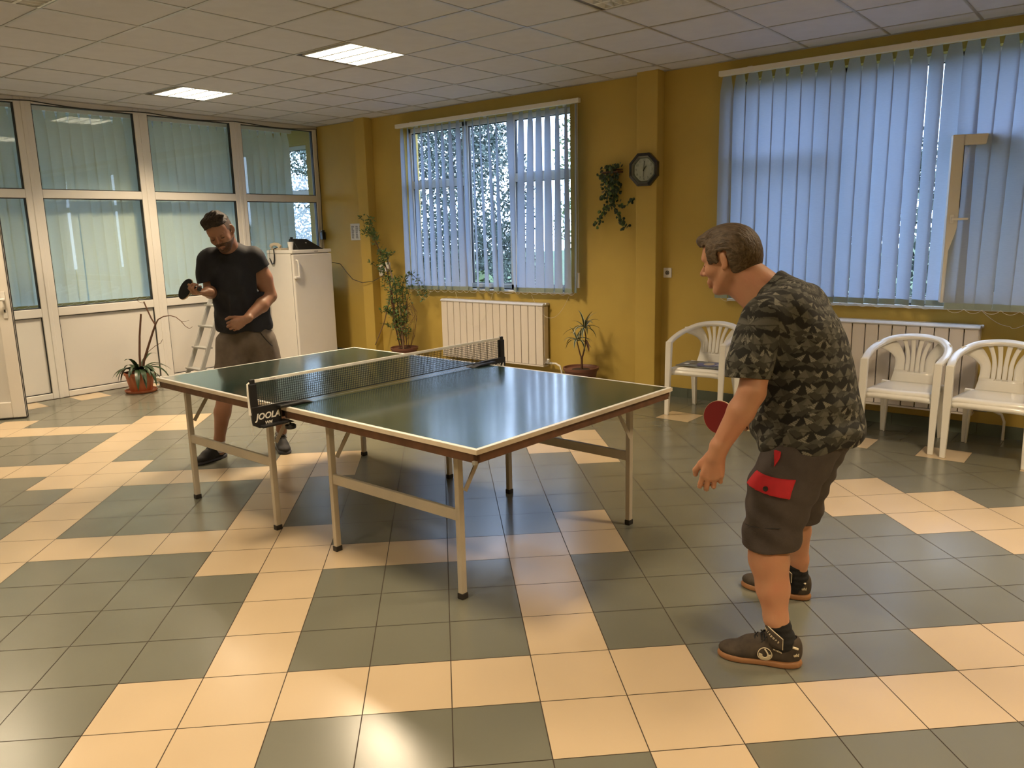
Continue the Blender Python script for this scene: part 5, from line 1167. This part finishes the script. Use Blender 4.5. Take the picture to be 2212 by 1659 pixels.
q = drape(SRT, (.954, .55, .690), (0, 1, 0), .012); b = MB(); b.lathe([(0, -.003), (.009, -.003), (.009, .003), (0, .004)], q, 16, Matrix.Rotation(R_(90), 3, 'X'), close=False); sn_ = b.build('snap_button', M['blackplastic'], op); sn_.parent = fp
iso_mesh('pocket_lining', SRT, .0035, M['red'], op, quad_post([(.950, .815), (.978, .812), (.978, .790), (.965, .762)], .84), 0, region=(A_(.93, .60, .70), A_(1.01, .88, .86)))
b = MB(); pts = [drape(SRT, (x_, .5, z_), (0, 1, 0), .0045) for x_, z_ in ((.873, .533), (.90, .536), (.93, .540), (.96, .544), (.985, .548), (1.012, .551))]; b.tube(pts, .0016, 5); b.build('seam', M['blackplastic'], op)
for c, zt, nm in (((.989, .737), .172, 0), ((.866, 1.298), .165, 1)):
    so = [cone((c[0]-.004, c[1], .20), .0465, (c[0]+(.026 if nm == 0 else .006), c[1]+(.010 if nm == 0 else .006), .09), .0425, .02), cone((c[0]+(.03 if nm == 0 else .008), c[1]+.01, .09), .042, (c[0]+.0, c[1], .05), .032, .02)]
    iso_mesh('sock', so, .0035, M['sock_b'], op, (lambda zt: lambda d, P: smax(d-.0012*np.sin(P[:, 2]*260), P[:, 2]-zt, .003))(zt), 1)
M['logo'] = mat('cream_logo', (.62, .54, .38), .6)
for heel, toe in (((1.078, .768), (.790, .668)), ((.925, 1.318), (.640, 1.292))):
    u, SR, St, Ss = shoe('shoe', 0, heel, toe, 0, (M['suede'], M['gum'], M['lace']), L=.297, parent=op)
    def W_(a, b_, c): return St+SR@A_(a, b_, c)*Ss
    upr = xform(shoe_prims(True), SR, St, Ss)
    side = 1  # local +y faces the camera side for both shoes (they point to -X)
    yd = SR[:, 1]*side
    # emblem: ring with a curved horn inside
    def sp(a, c): return drape(upr, W_(a, side*.12, c), -yd, .0035)
    b = MB(); ring_ = [sp(.122+.024*math.cos(t), .048+.024*math.sin(t)) for t in [math.pi*2*i/28 for i in range(29)]]; b.tube(ring_, .0016, 5)
    for rr in (.010, .013, .016, .019): b.tube([sp(.122+rr*math.cos(t), .046+rr*math.sin(t)) for t in [math.pi*(.95+1.15*i/14) for i in range(15)]], .0020, 5)
    b.tube([sp(.122+x_, .048+z_) for x_, z_ in ((-.012, -.004), (-.009, .006), (-.004, .014), (.001, .020))], .0028, 5)
    lg = b.build('emblem', M['logo'], op); lg.parent = u
    # heel tab and lettering
    b = MB(); b.tube([sp(.030, .086), sp(.012, .080)], .0042, 6); hb2 = b.build('heel_tab', M['logo'], op); hb2.parent = u
    def surf_text(txt, size, a, c, ang, nrm=None, bold=.0005):
        p0 = sp(a, c); ex = sp(a-.006, c) - sp(a+.006, c) if True else None; ex = -Vector(SR[:, 0]) if side > 0 else Vector(SR[:, 0]); ex = Vector(sp(a-.008, c))-Vector(sp(a+.008, c)); ex = -ex if False else ex
        ey = Vector((0, 0, 1)); nn = Vector(yd); x = ex.normalized(); 
        if (x.cross(ey)).dot(nn) < 0: x = -x
        up_ = Vector(sp(a, c+.006))-Vector(sp(a, c-.006)); up_.normalize(); Rz = Matrix.Rotation(R_(ang), 4, 'Z')
        o = text_mesh('lettering', txt, size, M['logo'], frame_M(p0, x, up_) @ Rz, op, ext=.0006, bold=bold); o.parent = u
    surf_text('uhl', .017, .017, .056, 0); surf_text('MUNDIAL', .0075, .080, .066, -18, bold=.0002)
    tg = MB(); na, nz_ = 12, 5; vs = []; ang = [R_(-62+ (150*i/na)) for i in range(na+1)]
    def tq(a, f, r=.0575): top = .152-.030*max(0, (a-R_(20))/R_(68))**2-.02*max(0, (-a)/R_(62))**2; return W_(.062+r*math.cos(a)*(1+.10*f), r*math.sin(a), .082+(top-.082)*f)
    for i in range(na+1):
        for j in range(nz_+1): vs.append(Vector(tq(ang[i], j/nz_)))
    tg.add(vs, [(i*(nz_+1)+j, (i+1)*(nz_+1)+j, (i+1)*(nz_+1)+j+1, i*(nz_+1)+j+1) for i in range(na) for j in range(nz_)])
    tng = tg.build('tongue', M['suede'], op, smooth='all', sol=.005); tng.parent = u
    b = MB(); b.tube([Vector(tq(a, 1.0)) for a in ang]+[Vector(tq(ang[-1], .5)), Vector(tq(ang[-1], 0))], .0020, 6); ed_ = b.build('tongue_edge', M['logo'], op); ed_.parent = u
    for k_, ch in enumerate('uhlsport'):
        a = R_(22+k_*7.6); p_ = Vector(tq(a, .80-.035*k_, .0612)); nx_ = Vector(SR@A_(math.cos(a), math.sin(a), 0)); tx = Vector(SR@A_(-(-math.sin(a)), -math.cos(a), 0)); tx = -tx; tx = (tx*.8-Vector((0, 0, 1))*.55).normalized(); 
        up_ = nx_.cross(tx)
        o = text_mesh('lettering', ch, .0145, M['logo'], frame_M(p_, tx, up_), op, ext=.0006, bold=.0004); o.parent = u
# bat of the older man
def bat(label, c, n_, h, front, back, group='table tennis bats'):
    c = Vector(c); n_ = Vector(n_).normalized(); h = Vector(h); h = (h-n_*h.dot(n_)).normalized(); s = h.cross(n_)
    t = thing('table_tennis_bat', label, 'table tennis bat', tuple(c), group=group); Mx = Matrix(((h.x, s.x, n_.x, c.x), (h.y, s.y, n_.y, c.y), (h.z, s.z, n_.z, c.z), (0, 0, 0, 1)))
    ol = [(.078*math.cos(a), .0745*math.sin(a)) for a in [math.pi*2*i/48 for i in range(48)]]; b = MB(); b.prism(ol, -.003, .003, Mx); b.prism([(.06, -.02), (.085, -.013), (.085, .013), (.06, .02)], -.003, .003, Mx); b.build('blade', M['wood'], t)
    ol2 = [(min(x*.975, .068), y*.975) for x, y in ol]
    b = MB(); b.prism(ol2, .003, .0055, Mx); b.build('front_rubber', front, t, bevel=.0006); b = MB(); b.prism(ol2, -.0055, -.003, Mx); b.build('back_rubber', back, t, bevel=.0006)
    b = MB(); b.prism([(.078, -.0125), (.175, -.0145), (.178, -.010), (.178, .010), (.175, .0145), (.078, .0125)], -.011, .011, Mx); b.build('handle', M['blackplastic'], t, bevel=.004, seg=3); return t
M['wood'] = mat('blade_wood', (.58, .42, .24), .5); M['rubred'] = mat('red_rubber', (.17, .006, .008), .45); M['rubblk'] = mat('black_rubber', (.006, .0055, .005), .85, spec=.2)
bat('red sided table tennis bat held low by the man in the patterned t-shirt', (.536, 1.205, .787), (-.08, -1, .05), (1, 0, .06), M['rubred'], M['rubblk'])

# ------------------------------------------------------------------ younger player in the dark t-shirt
yp = thing('person', 'bearded man in dark t-shirt and grey shorts looking down behind the table', 'person', (-3.12, 1.18, 0), group='table tennis players')
r_ = A_(.519, .855, 0); v_ = A_(-.855, .519, 0); FR = np.stack([r_, v_, A_(0, 0, 1)])
YR = basis((.70*.90, -.70*.90, -.42), (-.12, -.197, 1)); YC = A_(-2.975, .998, 1.643); YS = 1.02
body = xform(head(0, 8), YR, YC, YS)
body += [cone(hp(-.035, 0, -.05, YR, YC, YS), .060, (-3.07, 1.125, 1.49), .070, .03), ell((-3.08, 1.14, 1.33), (.16, .105, .14), FR, k=.05), ell((-3.085, 1.17, 1.08), (.155, .105, .18), FR, k=.05), cone((-3.14, 1.01, 1.46), .055, (-3.01, 1.255, 1.465), .055, .04), cone((-3.15, 1.13, .88), .07, (-3.06, 1.28, .88), .07, .04),
         cone((-3.005, 1.262, 1.45), .062, (-3.0, 1.312, 1.31), .066, .02), cone((-3.0, 1.312, 1.31), .066, (-2.995, 1.352, 1.185), .051, .02), cone((-2.995, 1.352, 1.185), .050, (-2.95, 1.25, 1.125), .050, .015), cone((-2.95, 1.25, 1.125), .050, (-2.90, 1.09, 1.048), .029, .015)]
body += xform(hand([(52, 80, 50)]*4, thumb=(10, 20), spread=0, flip=-1, s=1.05), basis((-.30, -.88, -.36), (.80, -.42, .1)), (-2.895, 1.075, 1.04))
body += [cone((-3.145, 1.0, 1.44), .056, (-3.165, 1.0, 1.235), .050, .02), cone((-3.165, 1.0, 1.235), .048, (-2.935, .835, 1.252), .029, .015)]
body += xform(hand([(52, 78, 45)]*4, thumb=(25, 30), spread=0, s=1.03), basis((.02, -1, .03), (0, -.05, -1)), (-2.93, .832, 1.250))
body += [cone((-3.16, 1.12, .84), .075, (-3.17, 1.045, .50), .060, .03), cone((-3.17, 1.045, .50), .060, (-3.205, 1.022, .36), .057, .02), cone((-3.205, 1.022, .36), .057, (-3.27, 1.015, .15), .037, .02), cone((-3.27, 1.015, .15), .036, (-3.285, 1.02, .06), .036, .02), cone((-3.295, 1.02, .05), .026, (-3.27, .90, .038), .016, .02),
         cone((-3.06, 1.28, .84), .075, (-3.06, 1.395, .48), .060, .03), cone((-3.06, 1.395, .48), .060, (-3.09, 1.425, .34), .056, .02), cone((-3.09, 1.425, .34), .056, (-3.135, 1.455, .14), .036, .02), cone((-3.135, 1.455, .14), .036, (-3.15, 1.455, .06), .035, .02), cone((-3.155, 1.455, .05), .026, (-3.05, 1.402, .038), .016, .02)]
iso_mesh('body', body, .0045, M['skin2'], yp, None, 0)
M['hair2'] = hair_mat('dark_brown_hair', (.010, .006, .004), (.045, .028, .016), (20, 20, 50)); M['beard'] = hair_mat('dark_stubble', (.055, .028, .016), (.19, .088, .046), (90, 90, 90))
sh = xform([ell((-.014, 0, .040), (.102, .077, .094), k=.02), ell((.045, 0, .075), (.050, .055, .050), k=.03), cone((.060, -.040, .098), .030, (.055, .050, .104), .026, .02), cone((.045, .045, .115), .020, (.050, .085, .118), .006, .012), cone((.02, .03, .118), .026, (-.02, .0, .112), .026, .02), cone((.030, -.05, .095), .030, (-.01, -.03, .10), .03, .02), cone((.078, -.050, .075), .014, (.090, -.058, .050), .004, .01)], YR, YC, YS)
def y_hair(d, P):
    q = (P-YC)@YR/YS; x, y, z = q.T; d = d-.0035*np.sin(y*170+x*60+np.sin(z*70)*2)*np.sin(x*70-z*50)-.0015*np.sin(y*420+x*200)
    zb = np.where(x > .045, .078-.015*np.abs(y)/.06, np.where(x > -.05, .062, .01)); return np.maximum(d, (zb-z)*.7)
iso_mesh('hair', sh, .0032, M['hair2'], yp, y_hair, 1)
jaw = xform([p for p in head(0) if True], YR, YC, YS)
def y_fade(d, P):
    q = (P-YC)@YR/YS; x, y, z = q.T; return np.maximum(np.maximum(d-.0014, -(d+.004)), np.maximum(np.maximum(-z-.035, z-.050), np.maximum(x-.050, -x-.12)))
def y_beard(d, P):
    q = (P-YC)@YR/YS; x, y, z = q.T; mouth = np.sqrt(((z+.070)/.011)**2+(y/.024)**2)-1; line = -.052-.030*np.clip((.07-x)/.07, -1, 1)+.55*np.clip(.045-x, 0, .05)
    return np.maximum(np.maximum(d-.0016, -(d+.004)), np.maximum(np.maximum(z-np.maximum(line, -.052), -mouth*.01), np.maximum(-x-.01, -z-.14)))
iso_mesh('beard', jaw, .003, M['beard'], yp, y_beard, 0)
M['fade'] = hair_mat('faded_sides', (.06, .035, .02), (.13, .07, .04), (120, 120, 120)); hs_ = xform([p for p in head_shell(.0015)], YR, YC, YS); iso_mesh('hair_sides', hs_, .0032, M['fade'], yp, lambda d, P: (lambda q: np.maximum(d, np.maximum(np.maximum(-.015-q[:, 2]*1.0, q[:, 2]-.075), np.maximum(q[:, 0]-.045, .046-np.abs(q[:, 1])))))((P-YC)@YR/YS), 1)
M['brow2'] = hair_mat('eyebrow_dark', (.012, .007, .005), (.03, .018, .012))
for s_ in (-1, 1):
    iso_mesh('eyebrow', xform([cone((.0945, s_*.015, .020), .0042, (.088, s_*.046, .025), .0032, .002)], YR, YC, YS), .0025, M['brow2'], yp)
    iso_mesh('eyelash', xform([cone((.0905, s_*.022, -.009), .0018, (.0925, s_*.031, -.0105), .0020, .002), cone((.0925, s_*.031, -.0105), .0020, (.088, s_*.043, -.008), .0018, .002)], YR, YC, YS), .0018, M['brow2'], yp)
iso_mesh('moustache', xform([cone((.104, 0, -.054), .0040, (.094, .024, -.064), .0028, .002), cone((.104, 0, -.054), .0040, (.094, -.024, -.064), .0028, .002)], YR, YC, YS), .0022, M['beard'], yp)
iso_mesh('lips', xform([cone((.0995, -.015, -.0755), .0045, (.1005, .015, -.0755), .0045, .002)], YR, YC, YS), .002, mat('lips', (.17, .065, .045), .5), yp)
M['navy'] = mat('navy_black_cotton', (.009, .010, .017), .75, var=.1, vscale=30, bump=.4, bscale=350)
SHY = [ell((-3.085, 1.185, .995), (.192, .128, .13), FR, k=.08), ell((-3.082, 1.170, 1.15), (.180, .125, .17), FR, k=.08), ell((-3.080, 1.135, 1.325), (.182, .125, .14), FR, k=.08), cone((-3.14, 1.015, 1.465), .074, (-3.012, 1.25, 1.465), .074, .05), cone((-3.085, 1.14, 1.50), .074, (-3.055, 1.11, 1.505), .070, .05),
       cone((-3.148, .996, 1.445), .080, (-3.172, .985, 1.27), .075, .03), cone((-3.005, 1.265, 1.44), .082, (-2.99, 1.325, 1.30), .080, .03)]
def y_shirt(d, P):
    x, y, z = P.T; u = P@r_; w = P@v_; uc = A_(-3.08, 1.16, 0)@r_
    d = d-folds(P, .0040, 2)-.008*np.sin((u-uc)*50+(z-1.2)*14+np.sin(z*9))*np.clip((1.45-z)*4, 0, 1)-.005*np.sin((u-uc)*24-(z-1.2)*30+1)*np.clip((1.35-z)*4, 0, 1)
    ar = (u-uc) < -.178; d = np.where(ar & (z < 1.4), np.maximum(d, (1.295+(u-uc+.25)*.25)-z), d)
    pl = (P-A_(-3.0, 1.305, 1.375))@(A_(r_[0]*.45, r_[1]*.45, -.80)/.92); d = np.where(((u-uc) > .125) & (z < 1.47) & (z > 1.22), np.maximum(d, pl), d); d = np.where(((u-uc) > .19) & (z < 1.30), np.maximum(d, .01+0*z), d) if False else d
    d = smax(d, .942+.008*np.sin(u*30)-z, .006); nk = np.linalg.norm((P-A_(-3.015, 1.055, 1.565)), axis=1)-.074; return smax(d, -nk, .006)
iso_mesh('t_shirt', SHY, .0045, M['navy'], yp, y_shirt, 1)
M['greyshort'] = mat('grey_sweat_cloth', (.155, .125, .098), .9, var=.12, vscale=25, bump=.4, bscale=300)
SRY = [ell((-3.10, 1.205, .90), (.172, .125, .13), FR, k=.05), cone((-3.155, 1.125, .86), .115, (-3.17, 1.055, .46), .108, .03), cone((-3.055, 1.285, .86), .115, (-3.055, 1.385, .46), .104, .03)]
def y_shorts(d, P):
    x, y, z = P.T; u = P@r_; d = d-.004*np.sin(u*70+z*22+np.sin(z*11))-folds(P, .002, 7); return np.maximum(smax(d, .50-z, .005), z-.97)
iso_mesh('shorts', SRY, .0048, M['greyshort'], yp, y_shorts, 1)
b = MB(); uc = A_(-3.10, 1.205, 0); pts = [drape(SRY, tuple(uc+r_*du+A_(0, 0, z_)-v_*.4), tuple(v_), .007) for du, z_ in ((.085, .955), (.105, .915), (.130, .878), (.155, .845), (.170, .83))]; b.tube(pts, .003, 6); b.build('pocket_piping', M['blackplastic'], yp, smooth=True)
for c in ((-3.275, 1.015), (-3.142, 1.455)):
    iso_mesh('sock', [cone((c[0]+.008, c[1], .18), .041, (c[0]-.005, c[1], .08), .042, .02)], .0035, M['sock_w'], yp, lambda d, P: smax(d, P[:, 2]-.150, .003), 1)
for heel, toe in (((-3.315, 1.080), (-3.262, .800)), ((-3.215, 1.478), (-2.960, 1.362))):
    shoe('shoe', 0, heel, toe, 0, (M['knit'], M['solegrey'], M['lace']), L=.282, parent=yp, tongue=False)
bat('black sided table tennis bat in the hand of the man in the dark t-shirt', (-3.052, .756, 1.272), (-.012, -.888, .445), (.985, .009, .043), M['rubblk'], M['rubblk'])
for o in list(bpy.data.objects):
    if '_abs' in o.keys(): del o['_abs']
